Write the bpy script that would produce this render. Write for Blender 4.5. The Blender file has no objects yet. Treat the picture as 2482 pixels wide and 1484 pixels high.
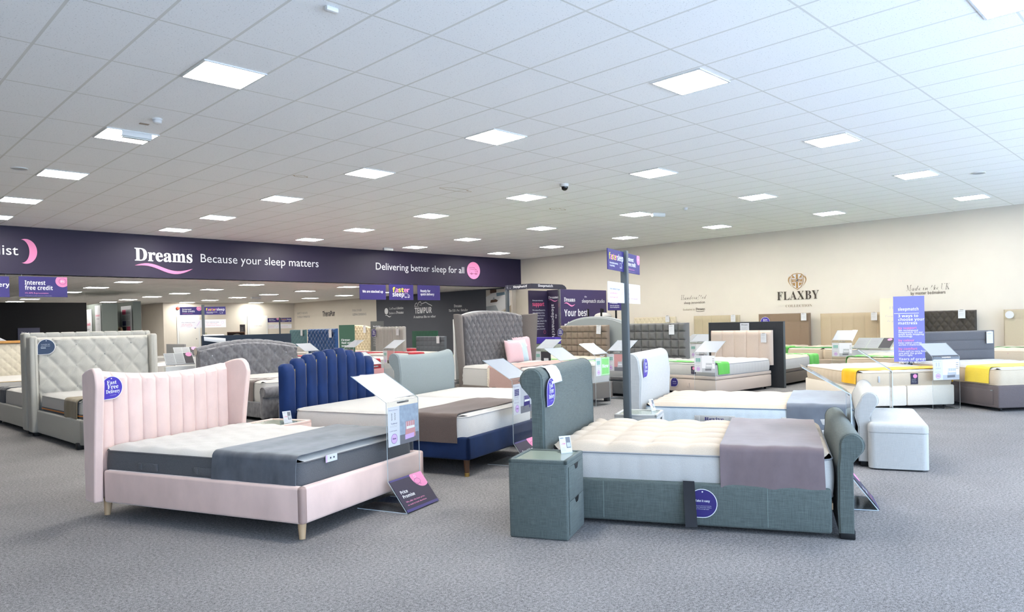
import bpy, bmesh, math, random
from mathutils import Matrix, Vector
from math import sin, cos, pi, radians, sqrt, hypot, atan2
random.seed(7)
SC = bpy.context.scene
COL = SC.collection

# ------------------------------------------------------------------ materials
def lin(c):
    c = c / 255.0
    return c / 12.92 if c <= 0.04045 else ((c + 0.055) / 1.055) ** 2.4
def rgb(t):
    return (lin(t[0]), lin(t[1]), lin(t[2]), 1.0)
MATS = {}
def mat(name, c, rough=0.85, kind='plain', var=0.0, scale=8.0, bump=0.0, sheen=0.0, metal=0.0, spec=0.35, emit=0.0, vec=None):
    if name in MATS:
        return MATS[name]
    m = bpy.data.materials.new(name)
    m.use_nodes = True
    nt = m.node_tree
    N, Lk = nt.nodes, nt.links
    b = N['Principled BSDF']
    KA = 1.0 if emit else 0.80        # ceiling brightness put into colour: other cloth and paint darkened, exposure raised
    alb = lambda q: tuple(x * KA for x in rgb(q)[:3]) + (1,)
    b.inputs['Base Color'].default_value = alb(c)
    b.inputs['Roughness'].default_value = rough
    b.inputs['Metallic'].default_value = metal
    b.inputs['Specular IOR Level'].default_value = spec
    if sheen:
        b.inputs['Sheen Weight'].default_value = sheen
        b.inputs['Sheen Roughness'].default_value = 0.4
    if emit:
        b.inputs['Emission Color'].default_value = rgb(c)
        b.inputs['Emission Strength'].default_value = emit
    if kind == 'clear':
        out = N['Material Output']
        tr = N.new('ShaderNodeBsdfTransparent'); tr.inputs[0].default_value = (0.96, 0.975, 0.98, 1)
        gl = N.new('ShaderNodeBsdfGlossy'); gl.inputs['Roughness'].default_value = 0.05
        fr = N.new('ShaderNodeFresnel'); fr.inputs[0].default_value = 1.45
        mx = N.new('ShaderNodeMixShader')
        ge = N.new('ShaderNodeNewGeometry'); ml = N.new('ShaderNodeMath'); ml.operation = 'MULTIPLY_ADD'
        Lk.new(ge.outputs['Backfacing'], ml.inputs[0]); ml.inputs[1].default_value = -1.0; ml.inputs[2].default_value = 1.0
        m3 = N.new('ShaderNodeMath'); m3.operation = 'MULTIPLY'; Lk.new(fr.outputs[0], m3.inputs[0]); Lk.new(ml.outputs[0], m3.inputs[1])
        Lk.new(m3.outputs[0], mx.inputs[0]); Lk.new(tr.outputs[0], mx.inputs[1]); Lk.new(gl.outputs[0], mx.inputs[2])
        Lk.new(mx.outputs[0], out.inputs[0])
    elif kind != 'plain':
        tc = N.new('ShaderNodeTexCoord')
        def noise(sc, det=2.0):
            mp = N.new('ShaderNodeMapping'); mp.inputs['Scale'].default_value = sc
            Lk.new(tc.outputs['Object'], mp.inputs[0])
            n = N.new('ShaderNodeTexNoise'); n.inputs['Scale'].default_value = 1.0; n.inputs['Detail'].default_value = det
            Lk.new(mp.outputs[0], n.inputs['Vector'])
            return n.outputs['Fac']
        def mth(op, a, bb):
            k = N.new('ShaderNodeMath'); k.operation = op
            for i, x in enumerate((a, bb)):
                if isinstance(x, (int, float)): k.inputs[i].default_value = x
                else: Lk.new(x, k.inputs[i])
            return k.outputs[0]
        if kind == 'fabric':
            f = mth('ADD', mth('MULTIPLY', mth('SUBTRACT', noise((scale * 22,) * 3, 1.5), 0.5), 2.0), 0.5)
        elif kind == 'weave':
            v1 = noise((14, 420, 420), 2.0); v2 = noise((420, 420, 14), 2.0); v3 = noise((420, 14, 420), 2.0)
            f = mth('MULTIPLY', mth('ADD', mth('ADD', v1, v2), v3), 0.3333)
            f = mth('ADD', mth('MULTIPLY', mth('SUBTRACT', f, 0.5), 2.6), 0.5)
        elif kind == 'velvet':
            f = mth('ADD', mth('MULTIPLY', noise((scale, scale, scale * .6), 4.0), 0.8), mth('MULTIPLY', noise((320,) * 3, 1.0), 0.2))
            f = mth('ADD', mth('MULTIPLY', mth('SUBTRACT', f, 0.5), 2.0), 0.5)
        elif kind == 'carpet':
            f = mth('ADD', mth('MULTIPLY', noise((170,) * 3, 2.0), 0.55), mth('MULTIPLY', noise((55,) * 3, 2.0), 0.35))
            f = mth('ADD', f, mth('MULTIPLY', noise((1.3,) * 3, 3.0), 0.1))
            f = mth('ADD', mth('MULTIPLY', mth('SUBTRACT', f, 0.5), 3.6), 0.5)
        elif kind == 'wood':
            f = noise((60, 60, 3), 4.0)
        else:
            f = noise((scale,) * 3, 3.0)
        mx = N.new('ShaderNodeMix'); mx.data_type = 'RGBA'; mx.clamp_factor = True
        c0 = alb(c)
        mx.inputs[6].default_value = tuple(x * (1 - var) for x in c0[:3]) + (1,)
        mx.inputs[7].default_value = tuple(min(1, x * (1 + var)) for x in c0[:3]) + (1,)
        Lk.new(f, mx.inputs[0])
        Lk.new(mx.outputs[2], b.inputs['Base Color'])
        if bump:
            bp = N.new('ShaderNodeBump'); bp.inputs['Strength'].default_value = bump; bp.inputs['Distance'].default_value = 0.004
            Lk.new(f, bp.inputs['Height']); Lk.new(bp.outputs[0], b.inputs['Normal'])
    MATS[name] = m
    return m

def fab(name, c, var=0.18, bump=0.25, rough=0.92):
    return mat(name, c, rough, 'fabric', var, bump=bump, sheen=0.15, spec=0.2)
def vel(name, c, var=0.22, sc=9.0, sheen=0.45):
    return mat(name, c, 0.75, 'velvet', var, sc, bump=0.08, sheen=sheen, spec=0.25)

# ------------------------------------------------------------------ mesh builder
class B:
    def __init__(self):
        self.v, self.f, self.m = [], [], []
    def add(self, vs, fs, mi=0, M=None):
        o = len(self.v)
        for p in vs:
            p = Vector(p)
            if M is not None: p = M @ p
            self.v.append(p[:])
        for q in fs:
            self.f.append([i + o for i in q]); self.m.append(mi)
        return self
    def box(self, x0, x1, y0, y1, z0, z1, r=0.0, seg=2, mi=0, M=None):
        if r <= 0:
            vs = [(x, y, z) for z in (z0, z1) for y in (y0, y1) for x in (x0, x1)]
            return self.add(vs, [(0, 2, 3, 1), (4, 5, 7, 6), (0, 1, 5, 4), (2, 6, 7, 3), (0, 4, 6, 2), (1, 3, 7, 5)], mi, M)
        bm = bmesh.new()
        bmesh.ops.create_cube(bm, size=1.0)
        for v in bm.verts:
            v.co = Vector(((x0 + x1) / 2 + v.co.x * (x1 - x0), (y0 + y1) / 2 + v.co.y * (y1 - y0), (z0 + z1) / 2 + v.co.z * (z1 - z0)))
        r = min(r, (x1 - x0) * .49, (y1 - y0) * .49, (z1 - z0) * .49)
        bmesh.ops.bevel(bm, geom=bm.edges[:], offset=r, segments=seg, profile=0.5, affect='EDGES')
        bm.verts.index_update()
        self.add([v.co[:] for v in bm.verts], [[v.index for v in f.verts] for f in bm.faces], mi, M)
        bm.free()
        return self
    def block(self, w, l, z0, z1, r, rt=0.0, mi=0, M=None, n=6):
        """upright block with rounded corners; rt rounds the top edge"""
        lev = [(0, z0)] + ([(0, z1)] if rt <= 0 else [(rt * (1 - cos(radians(a))), z1 - rt + rt * sin(radians(a))) for a in (0, 25, 50, 70, 90)])
        vs = []; k = 0
        for ins, z in lev:
            p = rrect(w - 2 * ins, l - 2 * ins, max(.004, r - ins), n); k = len(p)
            vs += [(x, y, z) for x, y in p]
        fs = [(i * k + j, i * k + (j + 1) % k, (i + 1) * k + (j + 1) % k, (i + 1) * k + j) for i in range(len(lev) - 1) for j in range(k)]
        fs += [tuple(reversed(range(k))), tuple(range((len(lev) - 1) * k, len(lev) * k))]
        return self.add(vs, fs, mi, M)
    def poly(self, pts, t, M=None, mi=0):
        """flat outline in XY, thickness t along +Z"""
        n = len(pts)
        vs = [(x, y, 0) for x, y in pts] + [(x, y, t) for x, y in pts]
        fs = [tuple(range(n - 1, -1, -1)), tuple(range(n, 2 * n))]
        fs += [(i, (i + 1) % n, n + (i + 1) % n, n + i) for i in range(n)]
        return self.add(vs, fs, mi, M)
    def sweep(self, prof, xs, mi=0, M=None, mod=None, closed=True):
        """profile of (y, z) points carried along x; mod(x, y, z) -> (x, y, z)"""
        n = len(prof); vs = []
        for x in xs:
            for y, z in prof:
                vs.append(mod(x, y, z) if mod else (x, y, z))
        fs = []
        for i in range(len(xs) - 1):
            for j in range(n if closed else n - 1):
                k = (j + 1) % n
                fs.append((i * n + j, (i + 1) * n + j, (i + 1) * n + k, i * n + k))
        if closed:
            fs.append(tuple(range(n))); fs.append(tuple(reversed(range((len(xs) - 1) * n, len(xs) * n))))
        return self.add(vs, fs, mi, M)
    def tube(self, path, r, n=8, mi=0, M=None, close=False):
        vs, fs = [], []
        P = [Vector(p) for p in path]
        L = len(P)
        for i, p in enumerate(P):
            a = P[(i + 1) % L] if (close or i < L - 1) else p
            b = P[i - 1] if (close or i > 0) else p
            d = (a - b).normalized()
            up = Vector((0, 0, 1)) if abs(d.z) < .9 else Vector((1, 0, 0))
            s = d.cross(up).normalized(); u = s.cross(d)
            rr = r[i] if isinstance(r, (list, tuple)) else r
            for k in range(n):
                t = 2 * pi * k / n
                vs.append(p + s * (cos(t) * rr) + u * (sin(t) * rr))
        for i in range(L if close else L - 1):
            j = (i + 1) % L
            for k in range(n):
                l = (k + 1) % n
                fs.append((i * n + k, i * n + l, j * n + l, j * n + k))
        if not close:
            fs.append(tuple(reversed(range(n)))); fs.append(tuple(range((L - 1) * n, L * n)))
        return self.add(vs, fs, mi, M)
    def lathe(self, prof, n=16, mi=0, M=None):
        vs = [(r * cos(2 * pi * k / n), r * sin(2 * pi * k / n), z) for r, z in prof for k in range(n)]
        fs = []
        for i in range(len(prof) - 1):
            for k in range(n):
                l = (k + 1) % n
                fs.append((i * n + k, i * n + l, (i + 1) * n + l, (i + 1) * n + k))
        fs.append(tuple(reversed(range(n)))); fs.append(tuple(range((len(prof) - 1) * n, len(prof) * n)))
        return self.add(vs, fs, mi, M)
    def ball(self, c, r, n=8, mi=0, M=None, sq=(1, 1, 1)):
        prof = [(max(1e-4, sin(pi * i / n)) * r, -cos(pi * i / n) * r) for i in range(n + 1)]
        T = Matrix.Translation(c) @ Matrix.Diagonal((*sq, 1))
        return self.lathe(prof, n + 2, mi, (M @ T) if M is not None else T)
    def sheet(self, fn, nu, nv, t, mi=0, M=None):
        """solid sheet from fn(u, v) -> (point, normal)"""
        top, bot = [], []
        for j in range(nv + 1):
            for i in range(nu + 1):
                p, n = fn(i / nu, j / nv)
                p = Vector(p); n = Vector(n)
                top.append(p); bot.append(p - n * t)
        W = nu + 1; K = len(top)
        fs = []
        for j in range(nv):
            for i in range(nu):
                a = j * W + i
                fs.append((a, a + 1, a + W + 1, a + W)); fs.append((K + a, K + a + W, K + a + W + 1, K + a + 1))
        rim = [i for i in range(W)] + [j * W + nu for j in range(1, nv + 1)] + [nv * W + i for i in range(nu - 1, -1, -1)] + [j * W for j in range(nv - 1, 0, -1)]
        for q in range(len(rim)):
            a, b = rim[q], rim[(q + 1) % len(rim)]
            fs.append((b, a, K + a, K + b))
        return self.add(top + bot, fs, mi, M)
    def pad(self, x0, x1, z0, ztop, y0, T, disp=None, nx=40, nz=30, rb=0.03, mi=0, M=None, mod=None, xs=None):
        """upholstered panel facing +Y: cushioned front at y0, flat back at y0 - T"""
        X = xs or [x0 + (x1 - x0) * i / nx for i in range(nx + 1)]
        nx = len(X) - 1
        zt = ztop if callable(ztop) else (lambda x: ztop)
        fr = []
        def P(x, y, z):
            return mod(x, y, z) if mod else (x, y, z)
        for j in range(nz + 1):
            for x in X:
                h = zt(x); z = z0 + (h - z0) * j / nz
                d = min(x - x0, x1 - x, h - z)
                e = max(0.0, min(1.0, d / rb))
                y = y0 - rb * (1 - sqrt(max(0, 1 - (1 - e) ** 2)))
                if disp: y += disp(x, z) * e
                fr.append(P(x, y, z))
        W = nx + 1
        fs = []
        for j in range(nz):
            for i in range(nx):
                a = j * W + i
                fs.append((a, a + W, a + W + 1, a + 1))
        rim = [i for i in range(W)] + [j * W + nx for j in range(1, nz + 1)] + [nz * W + i for i in range(nx - 1, -1, -1)] + [j * W for j in range(nz - 1, 0, -1)]
        K = len(fr); bk = []
        for q in rim:
            j, i = divmod(q, W); x = X[i]; h = zt(x)
            bk.append(P(x, y0 - T, z0 + (h - z0) * j / nz))
        m = len(rim)
        for q in range(m):
            w = (q + 1) % m
            fs.append((rim[q], rim[w], K + w, K + q))
        # back: strips between the bottom run and the top run
        def bi(q): return K + rim.index(q)
        for i in range(nx):
            fs.append((bi(i), bi(i + 1), bi(nz * W + i + 1), bi(nz * W + i)))
        return self.add(fr + bk, fs, mi, M)
    def obj(self, name, mats, parent=None, smooth=35, loc=None, rz=0.0):
        me = bpy.data.meshes.new(name)
        me.from_pydata(self.v, [], self.f)
        if not isinstance(mats, (list, tuple)): mats = [mats]
        for m in mats: me.materials.append(m)
        if len(mats) > 1: me.polygons.foreach_set('material_index', self.m)
        bm = bmesh.new(); bm.from_mesh(me)
        bmesh.ops.recalc_face_normals(bm, faces=bm.faces)
        bm.to_mesh(me); bm.free()
        if smooth:
            me.shade_smooth(); me.set_sharp_from_angle(angle=radians(smooth))
        o = bpy.data.objects.new(name, me)
        COL.objects.link(o)
        if parent is not None: o.parent = parent
        if loc is not None: o.location = loc
        o.rotation_euler.z = rz
        return o

def tag(o, label=None, cat=None, group=None, kind=None):
    if label: o['label'] = label
    if cat: o['category'] = cat
    if group: o['group'] = group
    if kind: o['kind'] = kind
    return o
def thing(name, label, cat, loc=(0, 0, 0), az=90.0, group=None):
    """Empty at the base of a thing; local +Y points along az (degrees)"""
    o = bpy.data.objects.new(name, None)
    COL.objects.link(o)
    o.empty_display_size = 0.1
    o.location = loc
    o.rotation_euler = (0, 0, radians(az - 90))
    return tag(o, label, cat, group)
def struct(o):
    o['kind'] = 'structure'
    return o
def FR(o, right, up):
    r = Vector(right).normalized(); u = Vector(up).normalized(); n = r.cross(u)
    return Matrix(((r.x, u.x, n.x, o[0]), (r.y, u.y, n.y, o[1]), (r.z, u.z, n.z, o[2]), (0, 0, 0, 1)))
def FY(x, y, z):            # plane facing local +Y, seen from +Y
    return FR((x, y, z), (-1, 0, 0), (0, 0, 1))
def FX(x, y, z):            # plane facing local +X
    return FR((x, y, z), (0, 1, 0), (0, 0, 1))
def WX(y, z, x=19.386):     # on a wall facing -X
    return FR((x, y, z), (0, -1, 0), (0, 0, 1))
def WY(x, z, y):            # on a face facing -Y
    return FR((x, y, z), (1, 0, 0), (0, 0, 1))

BOLD = {}
for i in range(26):
    BOLD[chr(65 + i)] = chr(0x1D400 + i); BOLD[chr(97 + i)] = chr(0x1D41A + i)
SB = {}
for i in range(26):
    SB[chr(65 + i)] = chr(0x1D5D4 + i); SB[chr(97 + i)] = chr(0x1D5EE + i)
for i in range(10):
    SB[chr(48 + i)] = chr(0x1D7EC + i)
SCR = {}
for i in range(26):
    SCR[chr(97 + i)] = chr(0x1D4EA + i); SCR[chr(65 + i)] = chr(0x1D434 + i)
def font(s, kind):
    d = {'serif': BOLD, 'bold': SB, 'script': SCR}.get(kind)
    return ''.join(d.get(c, c) for c in s) if d else s
TXT = {}
def text(b, s, M, h=0.1, w=None, kind='sans', mi=0, align='L', t=0.002, wt=0.0, res=2, gap=1.0):
    """add lettering to builder b: cap height h, optional total width w, baseline at origin of M"""
    s = font(s, kind)
    key = (s, wt, res, gap)
    if key not in TXT:
        cu = bpy.data.curves.new('t', 'FONT')
        cu.body = s; cu.size = 1.0; cu.resolution_u = res; cu.offset = wt; cu.space_character = gap
        ob = bpy.data.objects.new('t', cu)
        me = bpy.data.meshes.new_from_object(ob)
        TXT[key] = ([v.co[:] for v in me.vertices], [list(p.vertices) for p in me.polygons])
        bpy.data.objects.remove(ob); bpy.data.curves.remove(cu); bpy.data.meshes.remove(me)
    vs, fs = TXT[key]
    if not vs: return b
    k = h / 0.7
    x0 = min(v[0] for v in vs); x1 = max(v[0] for v in vs)
    kx = k if w is None else w / max(1e-6, x1 - x0)
    tw = (x1 - x0) * kx
    off = {'L': 0, 'C': -tw / 2, 'R': -tw}[align]
    b.add([((v[0] - x0) * kx + off, v[1] * k, t) for v in vs], fs, mi, M)
    return b
def lines(b, M, w, n, h, gap, mi=0, t=0.002, seed=1, words=None):
    """several short rows of small print"""
    rnd = random.Random(seed)
    bank = (words or 'we can help you find the mattress that is right for you and your sleep').split()
    i = 0
    for r in range(n):
        row = ''; k = rnd.randint(4, 6)
        for _ in range(k):
            row += bank[i % len(bank)] + ' '; i += 1
        text(b, row.strip(), M @ Matrix.Translation((0, -r * gap, 0)), h, w * rnd.uniform(.75, 1), 'sans', mi, t=t, res=1)
    return b
def circle(r, n=32, cx=0, cy=0, a0=0, a1=2 * pi):
    full = abs(a1 - a0 - 2 * pi) < 1e-6
    k = n if full else n + 1
    return [(cx + r * cos(a0 + (a1 - a0) * i / n), cy + r * sin(a0 + (a1 - a0) * i / n)) for i in range(k)]
def rrect(w, h, r, n=4, cx=0, cy=0):
    pts = []
    for sx, sy, a in ((1, 1, 0), (-1, 1, 90), (-1, -1, 180), (1, -1, 270)):
        for i in range(n + 1):
            t = radians(a + 90 * i / n)
            pts.append((cx + sx * (w / 2 - r) + r * cos(t), cy + sy * (h / 2 - r) + r * sin(t)))
    return pts
def ring(b, r, wd, M, mi=0, t=0.002, n=32):
    o = circle(r, n); i = circle(r - wd, n)
    vs = [(x, y, t) for x, y in o] + [(x, y, t) for x, y in i]
    b.add(vs, [(k, (k + 1) % n, n + (k + 1) % n, n + k) for k in range(n)], mi, M)
def stroke(b, pts, wd, M, mi=0, t=0.002, close=False):
    n = len(pts); L = []
    for i, p in enumerate(pts):
        a = pts[(i + 1) % n] if (close or i < n - 1) else p
        c = pts[i - 1] if (close or i > 0) else p
        d = Vector((a[0] - c[0], a[1] - c[1])).normalized()
        w2 = wd / 2 if not callable(wd) else wd(i / (n - 1)) / 2
        L += [(p[0] - d.y * w2, p[1] + d.x * w2, t), (p[0] + d.y * w2, p[1] - d.x * w2, t)]
    fs = [(2 * i, 2 * i + 1, (2 * i + 3) % (2 * n), (2 * i + 2) % (2 * n)) for i in range(n if close else n - 1)]
    b.add(L, fs, mi, M)
def T2(x, y, z=0):
    return Matrix.Translation((x, y, z))
SKY, EXPO, LITS = 7.8, 0.63, 55.0
# ------------------------------------------------------------------ palette
CREAM = mat('cream_paint', (222, 213, 200), 0.9, 'noise', 0.03, 3.0)
DARKWALL = mat('slate_paint', (88, 90, 98), 0.9, 'noise', 0.04, 3.0)
BLACKWALL = mat('black_drape', (24, 23, 23), 0.95)
PURPLE = mat('deep_purple_print', (41, 33, 60), 0.55)
INDIGO = mat('indigo_print', (52, 42, 112), 0.45)
VIOLET = mat('violet_print', (66, 48, 160), 0.45)
PINKP = mat('pink_print', (236, 140, 186), 0.5)
CORAL = mat('coral_print', (222, 92, 128), 0.5)
LILAC = mat('lilac_print', (214, 178, 226), 0.5)
WHITEP = mat('white_print', (236, 236, 240), 0.5)
CARD = mat('white_card', (214, 214, 217), 0.45)
YELP = mat('yellow_print', (244, 222, 70), 0.5)
GREYP = mat('grey_print', (120, 120, 126), 0.6)
LGREYP = mat('pale_grey_print', (188, 190, 194), 0.6)
DKP = mat('charcoal_print', (58, 56, 62), 0.6)
GREENP = mat('green_print', (134, 206, 120), 0.5)
TEALP = mat('teal_print', (96, 168, 150), 0.5)
FOREST = mat('forest_print', (58, 92, 76), 0.6)
SAGE = mat('sage_print', (160, 166, 156), 0.5)
GOLD = mat('gold_print', (168, 130, 78), 0.5)
BROWNP = mat('dark_brown_letter', (64, 54, 44), 0.5)
TAUPEP = mat('taupe_letter', (150, 134, 112), 0.6)
METAL = mat('grey_metal', (86, 92, 96), 0.5, metal=0.3)
STEEL = mat('steel', (190, 192, 196), 0.25, metal=0.9)
BLACK = mat('black_plastic', (22, 22, 24), 0.5)
WHITEPL = mat('white_plastic', (232, 232, 230), 0.4)
CLEAR = mat('clear_acrylic', (255, 255, 255), 0.05, 'clear')
GLASSTOP = mat('glass_top', (150, 160, 146), 0.06, spec=0.6)
OAK = mat('oak_wood', (196, 164, 128), 0.55, 'wood', 0.18)
WALNUT = mat('walnut_wood', (98, 66, 44), 0.5, 'wood', 0.2)
BRASS = mat('brass', (212, 174, 104), 0.3, metal=0.9)
MESHB = fab('black_mesh_cloth', (56, 57, 60), 0.2)

# ------------------------------------------------------------------ the room
XR, YF, ZC, ZR = 19.386, 19.71, 3.84, 2.7675
def carpet():
    m = mat('grey_carpet', (134, 131, 131), 0.97, 'carpet', 0.62, spec=0.1, bump=0.2)
    return m
b = B().box(-4.2, 19.6, -2.8, 40.2, -0.1, 0.0)
struct(b.obj('floor', carpet(), smooth=0))

def ceiling_mat(name, x0, sx, y0, sy, col):
    m = bpy.data.materials.new(name); m.use_nodes = True
    nt = m.node_tree; N, Lk = nt.nodes, nt.links
    bs = N['Principled BSDF']; bs.inputs['Roughness'].default_value = 0.95; bs.inputs['Specular IOR Level'].default_value = 0.1
    tc = N.new('ShaderNodeTexCoord'); sp = N.new('ShaderNodeSeparateXYZ'); Lk.new(tc.outputs['Object'], sp.inputs[0])
    def M(op, a, bb=None):
        k = N.new('ShaderNodeMath'); k.operation = op
        for i, x in enumerate((a, bb)):
            if x is None: continue
            if isinstance(x, (int, float)): k.inputs[i].default_value = x
            else: Lk.new(x, k.inputs[i])
        return k.outputs[0]
    def near(o, c, s, w):
        f = M('FRACT', M('DIVIDE', M('SUBTRACT', o, c), s))
        return M('LESS_THAN', M('MINIMUM', f, M('SUBTRACT', 1.0, f)), w / s)
    ln = M('MAXIMUM', near(sp.outputs[0], x0, sx, 0.012), near(sp.outputs[1], y0, sy, 0.010))
    nz = N.new('ShaderNodeTexNoise'); nz.inputs['Scale'].default_value = 75; nz.inputs['Detail'].default_value = 2
    Lk.new(tc.outputs['Object'], nz.inputs['Vector'])
    dots = M('GREATER_THAN', nz.outputs['Fac'], 0.66)
    mx = N.new('ShaderNodeMix'); mx.data_type = 'RGBA'
    mx.inputs[6].default_value = rgb(col); mx.inputs[7].default_value = rgb(tuple(c * .84 for c in col))
    Lk.new(dots, mx.inputs[0])
    m2 = N.new('ShaderNodeMix'); m2.data_type = 'RGBA'
    Lk.new(ln, m2.inputs[0]); Lk.new(mx.outputs[2], m2.inputs[6]); m2.inputs[7].default_value = rgb((220, 219, 213))
    Lk.new(m2.outputs[2], bs.inputs['Base Color'])
    return m
struct(B().box(-4.2, 19.6, -2.8, YF + .1, ZC, ZC + .1).obj('ceiling', ceiling_mat('ceiling_tile', 2.626, .5865, 7.25, 1.195, (247, 247, 246)), smooth=0))
struct(B().box(-4.2, 19.4, YF + .1, 40.2, ZR, ZR + .1).obj('ceiling_rear', ceiling_mat('ceiling_tile_rear', 6.03, .5865, 21.4, 1.195, (242, 240, 234)), smooth=0))
struct(B().box(XR, XR + .15, -2.8, YF + .3, 0, ZC).obj('wall_right', CREAM, smooth=0))
struct(B().box(18.8, 19.5, YF + .3, 37.2, 0, ZR).obj('wall_right_rear', CREAM, smooth=0))
struct(B().box(18.77, 18.8, YF + .32, 28.66, 0, ZR).obj('wall_feature', DARKWALL, smooth=0))
struct(B().box(-4.2, XR, YF, YF + .3, ZR, ZC).obj('wall_bulkhead', PURPLE, smooth=0))
struct(B().box(12.35, 18.8, 36.6, 36.8, 0, ZR).obj('wall_back', CREAM, smooth=0))
struct(B().box(-4.2, 12.2, 39.6, 39.8, 0, ZR).obj('wall_back_recess', CREAM, smooth=0))
struct(B().box(12.2, 12.35, 36.6, 39.8, 0, ZR).obj('wall_recess_side', CREAM, smooth=0))
struct(B().box(-4.2, -4.05, -2.8, 39.8, 0, ZC).obj('wall_left', CREAM, smooth=0))
# shop front, behind the camera: glazing that lets the daylight in
WINS = [(-3.6, 0.6), (1.0, 5.2), (5.6, 9.8), (10.2, 14.4), (14.8, 19.0)]  # leftmost window is unseen, added to brighten the left side of the room
fb = B().box(-4.2, XR, -2.8, -2.6, 3.15, ZC).box(-4.2, XR, -2.8, -2.6, 0, .1)
px = -4.2
for x0, x1 in WINS:
    fb.box(px, x0, -2.8, -2.6, .1, 3.15); px = x1
fb.box(px, XR, -2.8, -2.6, .1, 3.15)
struct(fb.obj('wall_front', CREAM, smooth=0))
ALU = mat('window_aluminium', (60, 62, 66), 0.4, metal=0.5)
for i, (x0, x1) in enumerate(WINS):
    w = struct(B().box(x0, x1, -2.76, -2.68, .1, .18).box(x0, x1, -2.76, -2.68, 3.07, 3.15).box(x0, x0 + .06, -2.76, -2.68, .18, 3.07)
               .box(x1 - .06, x1, -2.76, -2.68, .18, 3.07).box((x0 + x1) / 2 - .03, (x0 + x1) / 2 + .03, -2.76, -2.68, .18, 3.07).obj('window_%d' % (i + 1), ALU, smooth=0))
    B().box(x0 + .06, x1 - .06, -2.725, -2.715, .18, 3.07).obj('pane', CLEAR, w, smooth=0)
# doors in the far walls
DOORW = mat('door_white', (230, 226, 218), 0.5)
def door(n, x0, x1, y, top):
    d = struct(B().box(x0, x1, y - .05, y, 0, top, .004).obj('door_%d' % n, DOORW))
    B().box(x0 - .08, x0, y - .04, y, 0, top + .08).box(x1, x1 + .08, y - .04, y, 0, top + .08).box(x0, x1, y - .04, y, top, top + .08).obj('door_frame', WHITEPL, d, smooth=0)
    B().box(x1 - .14, x1 - .1, y - .1, y - .05, 1.0, 1.03, .004).obj('door_handle', STEEL, d)
    return d
d1 = door(1, 12.87, 13.78, 36.6, 2.03)
b = B(); b.poly(circle(.05), .004, WY(13.62, 1.56, 36.545)); b.obj('door_notice', INDIGO, d1)
d2 = door(2, 16.3, 17.2, 36.6, 2.03)
b = B(); text(b, 'STAFF ONLY', WY(16.55, 1.55, 36.545), .05, .42); b.obj('lettering', GREYP, d2, smooth=0)
d3 = door(3, 11.0, 11.95, 39.6, 2.05)

# ------------------------------------------------------------------ ceiling fittings
LIT = mat('light_diffuser', (255, 253, 246), 0.5, emit=LITS)
LITR = mat('light_diffuser_rear', (255, 253, 246), 0.5, emit=LITS * .72)
FRAMEW = mat('light_frame', (236, 236, 234), 0.4)
ORD = ['first', 'second', 'third', 'fourth', 'fifth', 'sixth', 'seventh']
def light_panel(x, y, z, label, grp):
    t = thing('ceiling_light', label, 'ceiling light', (x, y, z), 90, grp)
    s = .293
    B().box(-s, s, -s, -s + .018, -.012, 0).box(-s, s, s - .018, s, -.012, 0).box(-s, -s + .018, -s + .018, s - .018, -.012, 0).box(s - .018, s, -s + .018, s - .018, -.012, 0).obj('frame', FRAMEW, t, smooth=0)
    B().box(-s + .018, s - .018, -s + .018, s - .018, -.009, -.001).obj('diffuser', LIT if z > 3 else LITR, t, smooth=0)
    return t
UX = [17.0, 13.47, 9.93, 6.44, 2.92]
UY = [4.03, 6.95, 9.9, 12.9, 15.85, 18.35]
DX = {4.03: (17.35, 13.72, 10.08, 6.47, 2.92), 6.95: (17.12, 13.58, 9.97, 6.43, 2.92), 9.9: (17.05, 13.5, 9.93, 6.42, 2.93)}
for i, x in enumerate(UX):
    for j, y in enumerate(UY):
        xx = DX.get(y, UX)[i]
        light_panel(xx, y, ZC, 'lit square ceiling panel, %s from the front, %s row from the cream side wall' % (ORD[j], ORD[i]), 'square lights in the high ceiling')
light_panel(6.66, 1.2, ZC, 'lit square ceiling panel cut off at the top right corner of the photo', 'square lights in the high ceiling')
RX = [16.42, 13.08, 9.74, 6.34]
RY = [21.6, 24.6, 27.5, 30.4, 33.3, 36.0]
for i, x in enumerate(RX):
    for j, y in enumerate(RY):
        if i == 0 and j == 0: continue
        light_panel(x, y, ZR, 'lit panel in low rear ceiling, %s behind purple band, %s row from the slate wall' % (ORD[j], ORD[i]), 'square lights in the low rear ceiling')
def small(name, label, cat, bb, m, loc, smooth=35, group=None):
    return tag(bb.obj(name, m, smooth=smooth, loc=loc), label, cat, group)
t = thing('smoke_detector', 'round white smoke detector on the ceiling above the two left light panels', 'smoke detector', (2.96, 8.89, ZC))
B().lathe([(.055, 0), (.055, -.018)], 20).obj('base', WHITEPL, t)
B().lathe([(.046, -.018), (.05, -.03), (.042, -.05), (.02, -.06), (.001, -.06)], 20).obj('cap', WHITEPL, t)
t = thing('smoke_detector', 'tiny white smoke detector on the ceiling near the cream wall', 'smoke detector', (13.61, 8.67, ZC))
B().lathe([(.055, 0), (.055, -.018)], 16).obj('base', WHITEPL, t)
B().lathe([(.046, -.018), (.05, -.03), (.042, -.05), (.001, -.06)], 16).obj('cap', WHITEPL, t)
small('ceiling_label', 'small worn rectangular plate stuck to the ceiling beside the smoke detector', 'plate', B().box(-.05, .05, -.03, .03, -.006, 0, .002), mat('worn_plate', (176, 160, 146), .7), (2.92, 9.2, ZC))
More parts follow.
